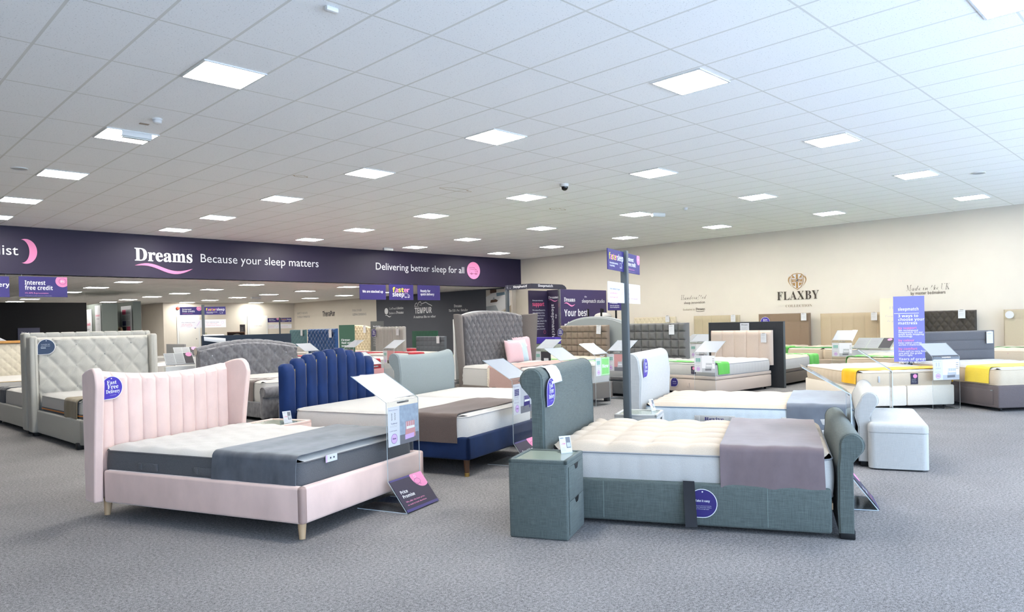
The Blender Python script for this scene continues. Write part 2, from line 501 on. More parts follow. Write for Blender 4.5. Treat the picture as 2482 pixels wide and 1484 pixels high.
def emerg(x, y, label, az):
    t = thing('ceiling_emergency_light', label, 'emergency light', (x, y, ZC), az)
    B().box(-.17, .17, -.045, .045, -.07, 0, .01).obj('body', WHITEPL, t)
    B().box(-.16, .16, -.035, .035, -.085, -.07, .006).obj('cover', mat('frosted_cover', (222, 226, 220), .3), t)
emerg(2.97, 9.66, 'long white emergency light box overlapping the second left ceiling panel', 90)
emerg(13.78, 9.5, 'small white emergency light box beside a panel near the cream wall', 70)
emerg(12.92, 19.0, 'white emergency light box just in front of the purple band', 90)
small('motion_sensor', 'small white sensor on the ceiling at the top edge of the photo', 'sensor', B().box(-.05, .05, -.025, .025, -.035, 0, .008), WHITEPL, (2.91, 4.95, ZC))
GRILLE = mat('speaker_grille', (186, 188, 190), .6)
for x, y, lb in ((2.36, 12.82, 'round grey ceiling speaker at the left edge of the ceiling'), (14.43, 3.24, 'round grey ceiling speaker near the right edge of the ceiling')):
    t = thing('ceiling_speaker', lb, 'speaker', (x, y, ZC))
    B().lathe([(.11, 0), (.11, -.012), (.1, -.014), (.1, -.004)], 24).obj('rim', WHITEPL, t)
    B().lathe([(.1, -.003), (.098, -.011), (.001, -.012)], 24).obj('grille', GRILLE, t)
t = thing('dome_camera', 'black security dome camera hanging from the middle of the ceiling', 'security camera', (9.52, 8.53, ZC))
B().lathe([(.075, 0), (.075, -.04), (.066, -.05)], 20).obj('base', WHITEPL, t)
B().lathe([(.062, -.05), (.06, -.075), (.046, -.1), (.024, -.114), (.001, -.118)], 20).obj('dome', mat('smoked_dome', (14, 13, 16), .1), t)
STAIN = mat('damp_stain', (190, 168, 136), .95)
def blob(r1, r2, w, n=28, sd=1):
    rnd = random.Random(sd); bb = B(); pts = []
    for i in range(n):
        a = 2 * pi * i / n; k = 1 + rnd.uniform(-.18, .18)
        pts.append((cos(a) * r1 * k, sin(a) * r2 * k))
    stroke(bb, pts, w, Matrix.Rotation(pi, 4, 'X'), 0, .002, True)
    return bb
for x, y, r1, r2, lb, sd in ((8.38, 10.14, .3, .12, 'brown damp stain on the ceiling left of the dome camera', 2), (11.49, 10.53, .22, .1, 'faint ring stain on the ceiling right of the dome camera', 5), (5.71, 10.79, .12, .06, 'small faint ring stain on the ceiling above the left panels', 9)):
    small('ceiling_stain', lb, 'stain', blob(r1, r2, .016, sd=sd), STAIN, (x, y, ZC), 0)
# ------------------------------------------------------------------ generators
def MR(x, y, z, az):
    return Matrix.Translation((x, y, z)) @ Matrix.Rotation(radians(az - 90), 4, 'Z')
def diamond(dx, dz, amp, z0=0.0, pw=.5, x0=0.0):
    def f(x, z):
        a = pi * ((x - x0) / dx + (z - z0) / dz); b = pi * ((x - x0) / dx - (z - z0) / dz)
        return amp * (min(abs(sin(a)), abs(sin(b))) ** pw)
    return f
def diamond_pts(dx, dz, x0, x1, zl, zh, z0=0.0, xo=0.0):
    out = []
    for i in range(-30, 31):
        for j in range(-30, 31):
            if (i + j) % 2: continue
            x = xo + i * dx / 2; z = z0 + j * dz / 2
            if x0 < x < x1 and zl < z < zh: out.append((x, z))
    return out
def biscuit(dx, dz, amp, x0, z0, pw=.4):
    def f(x, z):
        return amp * min(abs(sin(pi * (x - x0) / dx)) if dx else 1, abs(sin(pi * (z - z0) / dz)) if dz else 1) ** pw
    return f
def chan(dx, amp, x0, pw=.5):
    return lambda x, z: amp * abs(sin(pi * (x - x0) / dx)) ** pw
def chan_xs(x0, x1, n, k=8):
    """columns that crowd at the seams of n channels"""
    X = []
    for i in range(n):
        a = x0 + (x1 - x0) * i / n; d = (x1 - x0) / n
        for j in range(k):
            t = j / k; t = .5 - .5 * cos(pi * t)
            X.append(a + d * t)
    return X + [x1]
def rail_box(b, x0, x1, y0, y1, z0, z1, r=.02):
    return b.box(x0, x1, y0, y1, z0, z1, r, 3)
def leg_taper(b, x, y, h, r0, r1, tx=0, ty=0):
    b.tube([(x + tx, y + ty, 0), (x, y, h + .02)], [r1, r0], 14)
    return b
def frame_bed(label, x, y, az, W, L, zb, zr, m, hb, foot=None, legs=None, leg_mat=None, rail_t=.05, ri=0.0, group=None, ry=0.0):
    """upholstered bed frame: hb(root) builds the headboard, foot(root) an own footboard"""
    t = thing('bed', label, 'bed', (x, y, 0), az, group)
    hb(t)
    w = W / 2 - ri
    for s in (1, -1):
        b = B(); rail_box(b, *sorted((s * w, s * (w - rail_t))), ry, L - (.0 if foot is None else .06), zb, zr)
        b.obj('side_rail', m, t)
    if foot is None:
        b = B(); rail_box(b, -w, w, L - rail_t, L, zb, zr); b.obj('foot_rail', m, t)
    else:
        foot(t)
    B().box(-w + rail_t, w - rail_t, .02, L - rail_t, zr - .14, zr - .10).obj('slat_base', OAK, t, smooth=0)
    for (lx, ly, tx, ty) in legs or []:
        b = B()
        if zb > .07: leg_taper(b, lx, ly, zb, .032, .02, tx, ty)
        else: b.box(lx - .045, lx + .045, ly - .045, ly + .045, 0, zb + .03, .006)
        b.obj('leg', leg_mat or BLACK, t)
    return t
def roll_prof(H, T, r, z0, out, neck=0.0):
    """side outline of a sleigh end, (y, z); front face at y=0, scroll turned to out*y"""
    cy, cz = -.5 * r - T * .55, H - r
    pts = [(0, z0), (0.004, z0 + (H - z0) * .25), (0.0, z0 + (H - z0) * .5), (neck, H - r * 2.9), (-.008 + neck, H - r * 2.1)]
    for k in range(13):
        a = radians(8 + (232 - 8) * k / 12)
        pts.append((cy + r * cos(a), cz + r * sin(a)))
    pts += [(-T - .002, H - r * 2.5), (-T + neck * .6, H - r * 3.2), (-T - neck, z0 + (H - z0) * .35), (-T, z0)]
    return [(out * -1 * y if out > 0 else y, z) for y, z in pts]
def sleigh(t, name, W, H, T, r, z0, m, out=-1, yo=0.0, top=None, neck=0.0, n=14, edge=.012):
    prof = [(y + yo, z) for y, z in roll_prof(H, T, r, z0, out, neck)]
    xs = [-W / 2, -W / 2 + edge] + [-W / 2 + edge + (W - 2 * edge) * i / n for i in range(1, n)] + [W / 2 - edge, W / 2]
    cyy = sum(p[0] for p in prof) / len(prof); czz = (H + z0) / 2
    def mod(x, y, z):
        k = 1.0 if abs(x) < W / 2 - 1e-6 else .96
        yy = cyy + (y - cyy) * (1 if k == 1 else .86); zz = czz + (z - czz) * (1 if k == 1 else .985)
        if top: zz = z0 + (zz - z0) * (1 + top(x))
        return (x, yy, zz)
    b = B().sweep(prof, xs, mod=mod)
    o = b.obj(name, m, t, 40)
    pp = B()
    for s in (1, -1):
        pp.tube([mod(s * (W / 2 - edge - .001), y, z) for y, z in prof], .0035, 5, close=True)
    pp.obj('piping', m, o)
    return o

# ---- mattresses
def q_pillow(x, y):
    a = abs(sin(pi * x / .235)); c = abs(sin(pi * y / .27))
    return .036 * (a * c) ** .36 + .003 * sin(60 * x + 3 * sin(9 * y)) * (1 - (a * c) ** .3)
def q_wave(x, y):
    return .012 * abs(sin(pi * (x + .06 * sin(14 * y)) / .2)) ** .5 + .003 * sin(22 * y)
def q_scroll(x, y):
    return .02 * (abs(sin(pi * (x / .17 + .35 * sin(pi * y / .16)))) * abs(sin(pi * (y / .32)))) ** .45
def q_fine(x, y):
    return .003 * (abs(sin(pi * x / .09)) * abs(sin(pi * y / .09))) ** .5
def q_tuft(x, y):
    return .024 * (abs(sin(pi * x / .26)) * abs(sin(pi * y / .3))) ** .4
TICK = fab('ivory_ticking', (204, 189, 171), .06, .15)
TICKW = fab('white_ticking', (194, 190, 185), .05, .15)
TICKC = fab('cream_ticking', (208, 190, 166), .07, .15)
def mattress(label, x, y, z, az, W, L, H, q=q_fine, top=None, side=None, pipe=None, sidekind='plain', crown=.02, r=.07, group=None, detail=1.0, band=None):
    t = thing('mattress', label, 'mattress', (x, y, z), az, group)
    top = top or TICKW; side = side or TICKW; pipe = pipe or side
    step = .035 / detail
    pts = []; per = 0
    def loop(n):
        o = []
        w, l = W / 2, L / 2
        segs = [((w, -l + r), (w, l - r), (1, 0)), None, ((w - r, l), (-w + r, l), (0, 1)), None, ((-w, l - r), (-w, -l + r), (-1, 0)), None, ((-w + r, -l), (w - r, -l), (0, -1)), None]
        cs = [(w - r, l - r, 0), (-w + r, l - r, 90), (-w + r, -l + r, 180), (w - r, -l + r, 270)]
        ci = 0
        for s in segs:
            if s:
                (ax, ay), (bx, by), nn = s; k = max(2, int(hypot(bx - ax, by - ay) / step))
                for i in range(k): o.append((ax + (bx - ax) * i / k, ay + (by - ay) * i / k, nn[0], nn[1]))
            else:
                cx, cy, a0 = cs[ci]; ci += 1
                for i in range(5):
                    a = radians(a0 + 90 * i / 5); o.append((cx + r * cos(a), cy + r * sin(a), cos(a), sin(a)))
        return o
    lp = loop(0); n = len(lp)
    S = [0]
    for i in range(1, n): S.append(S[-1] + hypot(lp[i][0] - lp[i - 1][0], lp[i][1] - lp[i - 1][1]))
    ring_t = [0, .1, .25, .4, .5, .6, .75, .9, 1.0]
    vs = []
    for k in ring_t:
        for i, (px_, py_, nx, ny) in enumerate(lp):
            d = .010 * sin(pi * k)
            if sidekind == 'vert': d += .006 * abs(sin(pi * S[i] / .14)) ** .5 * sin(pi * k) ** .4
            elif sidekind == 'tuft': d += .009 * (abs(sin(pi * S[i] / .105)) * abs(sin(pi * k * 3))) ** .5
            elif sidekind == 'rows': d += .006 * abs(sin(pi * k * 4)) ** .5
            elif sidekind == 'slash': d += .004 * (1 if sin(2 * pi * (S[i] + k * .12) / .06) > .3 and sin(2 * pi * S[i] / .52) > 0 else 0)
            vs.append((px_ + nx * d, py_ + ny * d, k * H))
    fs = []
    for a in range(len(ring_t) - 1):
        for i in range(n):
            j = (i + 1) % n; fs.append((a * n + i, a * n + j, (a + 1) * n + j, (a + 1) * n + i))
    fs.append(tuple(reversed(range(n))))
    bb = B(); bb.add(vs, fs)
    mats = side
    if band:                                   # lower part of the border in another cloth, with a coloured cord
        bb.m = [1 if (min(bb.v[i][2] for i in f) < band[1] * H - .001) else 0 for f in bb.f]; mats = [side, band[0]]
    bo = bb.obj('border', mats, t)
    # quilted top
    nx = int(28 * detail * W / 1.4); ny = int(40 * detail * L / 2)
    vs = []
    for j in range(ny + 1):
        for i in range(nx + 1):
            px_ = -W / 2 + W * i / nx; py_ = -L / 2 + L * j / ny
            dx = abs(px_) - (W / 2 - r); dy = abs(py_) - (L / 2 - r)
            if dx > 0 and dy > 0:
                k = max(dx, dy) / hypot(dx, dy)
                px_ = math.copysign(W / 2 - r + dx * k, px_); py_ = math.copysign(L / 2 - r + dy * k, py_)
            d = min(W / 2 - abs(px_), L / 2 - abs(py_))
            e = min(1.0, max(0, d) / .07); e = sqrt(max(0, 1 - (1 - e) ** 2))
            vs.append((px_, py_, H + e * (crown + q(px_, py_))))
    fs = [(j * (nx + 1) + i, j * (nx + 1) + i + 1, (j + 1) * (nx + 1) + i + 1, (j + 1) * (nx + 1) + i) for j in range(ny) for i in range(nx)]
    B().add(vs, fs).obj('top_cover', top, t, 60)
    pb = B()
    sub = lp[::2]
    for zz in (H, .004):
        pb.tube([(p[0] + p[2] * .002, p[1] + p[3] * .002, zz) for p in sub], .006, 5, close=True)
    pb.obj('piping', pipe, t)
    if band and len(band) > 2:
        B().tube([(p[0] + p[2] * .012, p[1] + p[3] * .012, band[1] * H) for p in sub], .008, 6, close=True).obj('cord', band[2], t)
    return t
def drape(name, label, cat, x, y, z, az, W, H, y0, y1, hr, hl, m, amp=.004, seed=1, off=.03, group=None, foot=None, gap=.016, skew=0.0):
    """cloth laid across a mattress; x to the right, hr / hl hang down the +X / -X side"""
    o = thing(name, label, cat, (x, y, z), az, group)
    w = W / 2 + gap
    rnd = random.Random(seed); ph = [rnd.uniform(0, 6) for _ in range(6)]
    path = []
    rc = .045
    top = H + off
    n = 5
    for i in range(n): path.append((w + .004, top - rc - hr * (1 - i / n), 1, 0, 1 - i / n))
    for i in range(6):
        a = radians(90 * i / 5); path.append((w - rc + rc * cos(a), top - rc + rc * sin(a), cos(a), sin(a), 0))
    for i in range(1, 14): path.append((w - rc - (2 * w - 2 * rc) * i / 14, top, 0, 1, 0))
    for i in range(6):
        a = radians(90 + 90 * i / 5); path.append((-w + rc + rc * cos(a), top - rc + rc * sin(a), cos(a), sin(a), 0))
    for i in range(1, n + 1): path.append((-w - .004, top - rc - hl * i / n, -1, 0, i / n))
    N = len(path) - 1
    def fn(u, v):
        k = u * N; i = min(int(k), N - 1); f = k - i
        p = [path[i][c] * (1 - f) + path[i + 1][c] * f for c in range(5)]
        yy = y0 + (y1 - y0) * v + skew * (u - .5)
        wv = amp * (sin(14 * yy + ph[0] + 5 * p[0]) + .6 * sin(33 * yy + ph[1] - 7 * p[0]) + .5 * sin(9 * p[0] + ph[2])) + amp
        hang = p[4]
        wv += hang * amp * 1.6 * (1 + sin(19 * yy + ph[3]))
        yy += .008 * hang * sin(9 * yy + ph[4])
        return ((p[0] + p[2] * wv, yy, p[1] + p[3] * wv), (p[2], 0, p[3]))
    B().sheet(fn, N * 2, 22, .007).obj('cloth', m, o, 60)
    return o
# ---- tickets, tags, stands
def card_on(name, label, cat, M, bb, mats, group=None):
    o = bb.obj(name, mats, smooth=0); o.matrix_world = M
    return tag(o, label, cat, group)
def price_ticket(label, M, w=.1, h=.17, group='white price tickets on headboards'):
    b = B().poly(rrect(w, h, .004), .003)
    o = card_on('price_ticket', label, 'price ticket', M, b, CARD, group)
    lb = B(); text(lb, 'Headboard', T2(-w * .38, h * .28), h * .07, w * .6, 'bold', 0, t=.004, res=1)
    lines(lb, T2(-w * .38, h * .1), w * .72, 4, h * .035, h * .085, 0, .004, seed=int(abs(M[0][3] * 37 + M[1][3] * 11)) % 50)
    lb.obj('lettering', GREYP, o, smooth=0)
    B().box(-w * .25, w * .25, h * .47, h * .53, -.002, .006, .002).obj('clip', STEEL, o)
    return o
def teardrop(r):
    return circle(r, 26, 0, 0, radians(-90), radians(180)) + [(-r, -r)]
def delivery_tag(label, M, r=.085, words='fast', m=None):
    pts = teardrop(r)
    b = B().poly(pts, .003)
    o = card_on('hanging_tag', label, 'tag', M, b, m or VIOLET, 'round hanging tags')
    lb = B()
    if words == 'fast':
        text(lb, 'Fast', T2(-r * .45, r * .3), r * .34, None, 'serif', 0, t=.0045)
        text(lb, 'Free', T2(-r * .42, -r * .1), r * .38, None, 'serif', 0, t=.0045)
        text(lb, 'Delivery', T2(-r * .58, -r * .48), r * .32, r * 1.3, 'serif', 0, t=.0045)
        text(lb, 'on selected beds', T2(-r * .25, -r * .68), r * .05, r * .6, 'sans', 0, t=.0045, res=1)
    elif words == 'easy':
        text(lb, 'Take it easy', T2(-r * .5, r * .1), r * .15, r * 1.0, 'bold', 0, t=.0045)
        text(lb, 'Ask us to show you how this', T2(-r * .5, -r * .2), r * .06, r * 1.1, 'sans', 0, t=.0045, res=1)
        text(lb, 'works. Please keep children', T2(-r * .5, -r * .31), r * .06, r * 1.1, 'sans', 0, t=.0045, res=1)
        text(lb, 'out of the storage space', T2(-r * .5, -r * .42), r * .06, r * .95, 'sans', 0, t=.0045, res=1)
    elif words == 'compat':
        text(lb, 'Compatible with', T2(-r * .6, r * .28), r * .1, r * 1.0, 'sans', 0, t=.0045, res=1)
        text(lb, 'adjustable bed', T2(-r * .6, r * .06), r * .1, r * 1.0, 'sans', 0, t=.0045, res=1)
        text(lb, 'bases', T2(-r * .6, -r * .2), r * .14, None, 'bold', 0, t=.0045, res=1)
    lb.obj('lettering', WHITEP, o, smooth=0)
    eb = B(); stroke(eb, teardrop(r * .985), r * .05, Matrix.Identity(4), 0, .0038, True)
    eb.poly(circle(r * .05, 10, 0, r * .8), .004); eb.obj('edge', WHITEP, o, smooth=0)
    return o
def price_stand(label, x, y, az, kind='bed', w=.41, top_h=.83, promise=None, grade='Firm', back=.33, zt=1.03, icon='spring', base=True, group='clear price stands beside the beds'):
    """bent clear sheet: foot, sloping lower panel, upright and sloping lectern; faces +Y"""
    t = thing('price_stand', label, 'price stand', (x, y, 0), az, group)
    prof = [(-.3, .003), (.17, .003), (0, .225), (0, top_h), (-back, zt)] if promise else [(-.3, .003), (-.1, .003), (0, .004), (0, top_h), (-back, zt)]
    b = B()
    def slab(p, q, th=.006, mi=0, ww=w, bb=None, lift=0.0):
        d = Vector((q[0] - p[0], q[1] - p[1])); L = d.length; d /= L; nn = Vector((-d.y, d.x))
        M = Matrix(((1, 0, 0, 0), (0, d.x, nn.x, p[0] + nn.x * lift), (0, d.y, nn.y, p[1] + nn.y * lift), (0, 0, 0, 1)))
        (bb or b).box(-ww / 2, ww / 2, 0, L, -th / 2, th / 2, mi=mi, M=M)
        if bb is None: b.m[-1] = 1; b.m[-2] = 1
        return M
    for i in range(4): slab(prof[i], prof[i + 1])
    b.obj('clear_sheet', [CLEAR, mat('acrylic_edge', (206, 216, 220), .2)], t, smooth=0)
    # card under the lectern
    cb = B(); slab((prof[3][0] - .03, prof[3][1] + .024), (prof[4][0] + .006, prof[4][1]), .003, 0, w - .012, cb, .006)
    cb.obj('title_card', mat('title_card_sheet', (178, 180, 188), .3), t, smooth=0)
    cl = B().box(-w * .16, w * .16, -.006, .012, top_h - .02, top_h - .004, .003); cl.obj('clip', STEEL, t)
    # inserted poster behind the upright
    ph = .3; z1 = top_h - .04; z0 = z1 - ph
    pw = w - .02
    F = FY(pw / 2, .004, z0)
    pb = B()
    pb.box(0, pw * .37, 0, ph, 0, .002, mi=0, M=F)
    mats = [CARD, LGREYP, GREYP, PINKP, INDIGO, TEALP, DKP, WHITEP, LILAC, BROWNP, GREENP, YELP, mat('poster_blush', (206, 150, 150), .6), mat('poster_wall', (160, 172, 186), .6, 'noise', .35, 25)]
    X0 = pw * .37
    if kind == 'new':
        pb.box(X0, pw, 0, ph, 0, .002, mi=10, M=F)
        bd = .012
        for (a, c, d, e) in ((X0 + bd, pw - bd, bd, bd + .006), (X0 + bd, pw - bd, ph - bd - .006, ph - bd), (X0 + bd, X0 + bd + .006, bd, ph - bd), (pw - bd - .006, pw - bd, bd, ph - bd)):
            pb.box(a, c, d, e, .002, .003, mi=7, M=F)
        text(pb, 'New', F @ T2((X0 + pw) / 2, ph * .42), .06, pw * .45, 'bold', 7, 'C', .004)
    else:
        wallm, bedm, flm = {'bed': (13, 12, 2), 'navy': (1, 4, 2), 'room': (7, 1, 1), 'blush': (12, 1, 2), 'red': (12, 7, 9), 'dark': (6, 7, 2)}[kind]
        pb.box(X0, pw, 0, ph, 0, .002, mi=wallm, M=F)
        pb.box(X0, pw, 0, ph * .24, .002, .0025, mi=flm, M=F)
        cx = (X0 + pw) / 2 + .02
        def pp(pts, mi, tt): pb.poly([(cx + a * pw, c * ph) for a, c in pts], tt, F, mi)
        pp([(-.17, .26), (.13, .26), (.13, .56), (-.17, .56)], bedm, .003)
        for k in range(4): pb.box(cx + (-.15 + k * .07) * pw, cx + (-.142 + k * .07) * pw, ph * .4, ph * .55, .003, .0034, mi=7, M=F)
        pp([(-.15, .36), (.12, .36), (.12, .43), (-.15, .43)], 7, .0036)
        pp([(-.2, .12), (.15, .14), (.14, .37), (-.18, .36)], bedm, .004)
        pp([(-.2, .1), (.1, .12), (.1, .24), (-.2, .22)], 8 if kind == 'bed' else 2, .0045)
        if kind == 'room':
            for k in range(4): pb.box(pw - .05, pw - .012, ph * (.55 + .09 * k), ph * (.57 + .09 * k), .002, .003, mi=9, M=F)
        if kind == 'navy': pb.poly(circle(.012, 14, pw - .05, ph * .82), .003, F, 7)
    text(pb, 'Mattress construction', F @ T2(.012, ph * .91), .008, pw * .28, 'sans', 4, t=.003, res=1)
    if icon == 'spring':
        for c in range(2):
            stroke(pb, [(pw * (.12 + .1 * c) + .006 * (1 if k % 2 else -1), ph * (.84 - .022 * k)) for k in range(9)], .004, F, 9, .003)
    else:
        for r_ in range(4):
            for c in range(3): pb.box(pw * (.07 + .08 * c), pw * (.135 + .08 * c), ph * (.62 + .055 * r_), ph * (.665 + .055 * r_), .002, .003, mi=4 if icon == 'blue' else 5, M=F)
    text(pb, 'Traditional' if icon == 'spring' else 'Pocket', F @ T2(pw * .185, ph * .56), .011, pw * .2, 'sans', 4, 'C', .003, res=1)
    lines(pb, F @ T2(pw * .06, ph * .52), pw * .26, 2, .004, .009, 2, .003)
    text(pb, 'Comfort grade', F @ T2(.014, ph * .38), .008, pw * .24, 'sans', 4, t=.003, res=1)
    pb.poly(circle(.037, 24, pw * .185, ph * .19), .003, F, 8)
    ring(pb, .038, .002, F @ T2(pw * .185, ph * .19), 4, .0034)
    text(pb, grade, F @ T2(pw * .185, ph * .17), .013, None, 'bold', 6, 'C', .004, res=1)
    pb.obj('poster', mats, t, smooth=0)
    if promise:
        M = None
        qb = B()
        d = Vector((.17, -.222)); L = d.length; d /= L
        # seen from the front: right = -X, up = up the slope
        up = Vector((0, -d.x, -d.y)); o = Vector((w / 2, .172, .006)) + Vector((0, .222, .17)).normalized() * .004
        G = FR(o, (-1, 0, 0), up)
        qb.box(0, w, 0, L, 0, .002, mi=0, M=G)
        qb.box(0, w, L - .014, L, .002, .0026, mi=1, M=G); qb.box(0, w, 0, .022, .002, .0026, mi=1, M=G)
        pts = [(w, L)] + [(w + .1 * cos(a) - .045, L + .1 * sin(a) - .03) for a in [radians(q) for q in range(160, 300, 10)]]
        pts = [(min(w, a), min(L, c)) for a, c in pts]
        pts = [(w, L), (w - .145, L)] + [(w - .055 + .105 * cos(radians(q)), L - .02 + .105 * sin(radians(q))) for q in range(172, 305, 12)]
        pts = [(min(w, a), min(L, c)) for a, c in pts]
        qb.poly(pts, .003, G, 2)
        # little pig outline
        pig = [(w - .105 + .033 * cos(a) * (1.15 if abs(cos(a)) > .8 else 1), L - .068 + .024 * sin(a)) for a in [2 * pi * k / 18 for k in range(18)]]
        stroke(qb, pig, .0022, G, 0, .004, True)
        for lx in (-.02, .015): stroke(qb, [(w - .105 + lx, L - .09), (w - .105 + lx, L - .1), (w - .095 + lx, L - .1), (w - .095 + lx, L - .09)], .0022, G, 0, .004)
        ring(qb, .012, .002, G @ T2(w - .105, L - .026), 3, .0034)
        a1, a2, s1, s2 = promise
        text(qb, a1, G @ T2(.045, .15), .026, None, 'bold', 3, t=.004)
        if a2: text(qb, a2, G @ T2(.045, .112), .026, None, 'bold', 3, t=.004)
        if s1: text(qb, s1, G @ T2(.045, .074), .013, .24, 'sans', 2, t=.004)
        if s2: text(qb, s2, G @ T2(.045, .048), .013, .24, 'sans', 2, t=.004)
        qb.obj('promise_panel', [PURPLE, INDIGO, PINKP, WHITEP], t, smooth=0)
    return t
def table_card(label, x, y, z, az):
    t = thing('price_card', label, 'price card', (x, y, z), az)
    w, h = .085, .12
    S = FR((w / 2, .02, .0), (-1, 0, 0), (0, -.3, 1))
    b = B().box(0, w, 0, h, -.003, 0, mi=0, M=S)
    b.box(w * .55, w * .93, h * .3, h * .92, 0, .001, mi=1, M=S); b.box(w * .6, w * .9, h * .35, h * .6, .001, .0015, mi=2, M=S)
    text(b, 'Bedside', S @ T2(w * .07, h * .85), h * .05, w * .3, 'bold', 3, t=.001, res=1)
    text(b, '£199', S @ T2(w * .12, h * .5), h * .1, w * .34, 'bold', 4, t=.001, res=1)
    lines(b, S @ T2(w * .07, h * .3), w * .4, 3, h * .03, h * .07, 3, .001)
    b.obj('card', [CARD, GREYP, LGREYP, INDIGO, CORAL], t, smooth=0)
    b = B().box(0, w, 0, .004, -.004, .03, M=S); b.box(-w / 2, w / 2, -.06, .02, 0, .003); b.obj('holder', CLEAR, t, smooth=0)
    return t
# ---- divan beds
def caster(t, x, y, z=.05):
    b = B().tube([(x - .012, y, .025), (x + .012, y, .025)], .025, 14); b.obj('caster', BLACK, t)
def divan(label, x, y, az, W, L, zt, m, hb=None, hbz=(.45, 1.2), hbm=None, hbW=None, lid=False, feet=True, group=None, drawers=None, zb=.05, split=False, hy=0.0, tick=None, detail=1):
    t = thing('divan_bed', label, 'bed', (x, y, 0), az, group)
    g = .003
    if split:
        B().box(-W / 2, -g, .04, L, zb, zt, .02).box(g, W / 2, .04, L, zb, zt, .02).obj('base', m, t)
    elif lid:
        B().box(-W / 2, W / 2, .04, L, zb, zt - .07, .02).obj('base', m, t)
        B().box(-W / 2, W / 2, .04, L, zt - .066, zt, .018).obj('lid', m, t)
    else:
        B().box(-W / 2, W / 2, .04, L, zb, zt, .02, 3).obj('base', m, t)
    if feet:
        for sx in (1, -1):
            for yy in (.12, L - .1): caster(t, sx * (W / 2 - .1), yy)
    else:
        B().box(-W / 2 + .05, W / 2 - .05, .1, L - .05, 0, zb + .01).obj('plinth', BLACK, t, smooth=0)
    if drawers:
        for side, y0, y1, z0, z1 in drawers:
            s = 1 if side == 'R' else -1
            d = B().box(*sorted((s * W / 2, s * (W / 2 + .006))), y0, y1, z0, z1, .003).obj('drawer', m, t)
            B().box(*sorted((s * (W / 2 + .004), s * (W / 2 + .01))), y0, y0 + .05, z1 - .012, z1 + .002).box(*sorted((s * (W / 2 + .004), s * (W / 2 + .01))), y1 - .05, y1, z1 - .012, z1 + .002).obj('corner_trim', STEEL, d, smooth=0)
    if hb:
        hw = (hbW or W)
        hb(t, hw, hbz[0], hbz[1], hbm or m, hy)
    return t
def hb_vert(n, amp=.022, arch=None, rb=.03):
    def f(t, W, z0, z1, m, y):
        b = B(); d = W / n
        b.pad(-W / 2, W / 2, z0, (arch(W, z1) if arch else z1), y + .04, .07, chan(d, amp, -W / 2), nz=14, rb=rb, xs=chan_xs(-W / 2, W / 2, n, 8))
        b.obj('headboard', m, t, 50); hb_struts(t, W, z0)
    return f
def hb_scallop(n):
    def f(t, W, z0, z1, m, y):
        d = W / n
        b = B().pad(-W / 2, W / 2, z0, lambda x: z1 - .03 + .03 * abs(sin(pi * (x + W / 2) / d)) ** .5, y + .04, .08, chan(d, .022, -W / 2), nz=14, xs=chan_xs(-W / 2, W / 2, n, 8))
        b.obj('headboard', m, t, 50); hb_struts(t, W, z0)
    return f
def hb_biscuit(nx, nz, amp=.022, T=.07):
    def f(t, W, z0, z1, m, y):
        b = B(); dx = W / nx; dz = (z1 - z0) / nz
        b.pad(-W / 2, W / 2, z0, z1, y + .04, T, biscuit(dx, dz, amp, -W / 2, z1), nx=nx * 9, nz=nz * 9, rb=.025)
        b.obj('headboard', m, t, 50); hb_struts(t, W, z0)
    return f
def hb_button(nx, nz, amp=.014, arch=None, rb=.03, btn=True):
    def f(t, W, z0, z1, m, y):
        b = B(); dx = W / nx; dz = (z1 - z0) / nz
        g = diamond(dx, dz, amp, z1 - dz * .5, .45)
        zt = arch(W, z1) if arch else z1
        b.pad(-W / 2, W / 2, z0, zt, y + .04, .07, g, nx=nx * 10, nz=nz * 10, rb=rb)
        if btn:
            for (px_, pz) in diamond_pts(dx, dz, -W / 2 + .05, W / 2 - .05, z0 + .04, z1 - .04, z1 - dz * .5):
                b.ball((px_, y + .042, pz), .011, 5, sq=(1, .6, 1))
        b.obj('headboard', m, t, 50); hb_struts(t, W, z0)
    return f
def hb_rows(n, amp=.016):
    def f(t, W, z0, z1, m, y):
        b = B(); dz = (z1 - z0) / n
        b.pad(-W / 2, W / 2, z0, z1, y + .04, .07, biscuit(0, dz, amp, 0, z1, .35), nx=16, nz=n * 12, rb=.02)
        b.obj('headboard', m, t, 50); hb_struts(t, W, z0)
    return f
def hb_cross(t, W, z0, z1, m, y):
    """plain panel with a grid of seams: one across, two down"""
    zs = z1 - (z1 - z0) * .24; xs = (-W * .31, W * .27)
    def d(x, z):
        k = min(abs(z - zs), min(abs(x - q) for q in xs)); return .016 * min(1, k / .03) ** .5
    b = B().pad(-W / 2, W / 2, z0, z1, y + .04, .07, d, nx=60, nz=44, rb=.02)
    b.obj('headboard', m, t, 50); hb_struts(t, W, z0)
def hb_plain(t, W, z0, z1, m, y):
    B().pad(-W / 2, W / 2, z0, z1, y + .04, .07, None, nx=8, nz=6, rb=.02).obj('headboard', m, t, 50); hb_struts(t, W, z0)
def hb_struts(t, W, z0):
    for s in (1, -1):
        B().box(s * W * .3 - .03, s * W * .3 + .03, -.02, .0, 0.0, z0 + .05).obj('strut', BLACK, t, smooth=0)
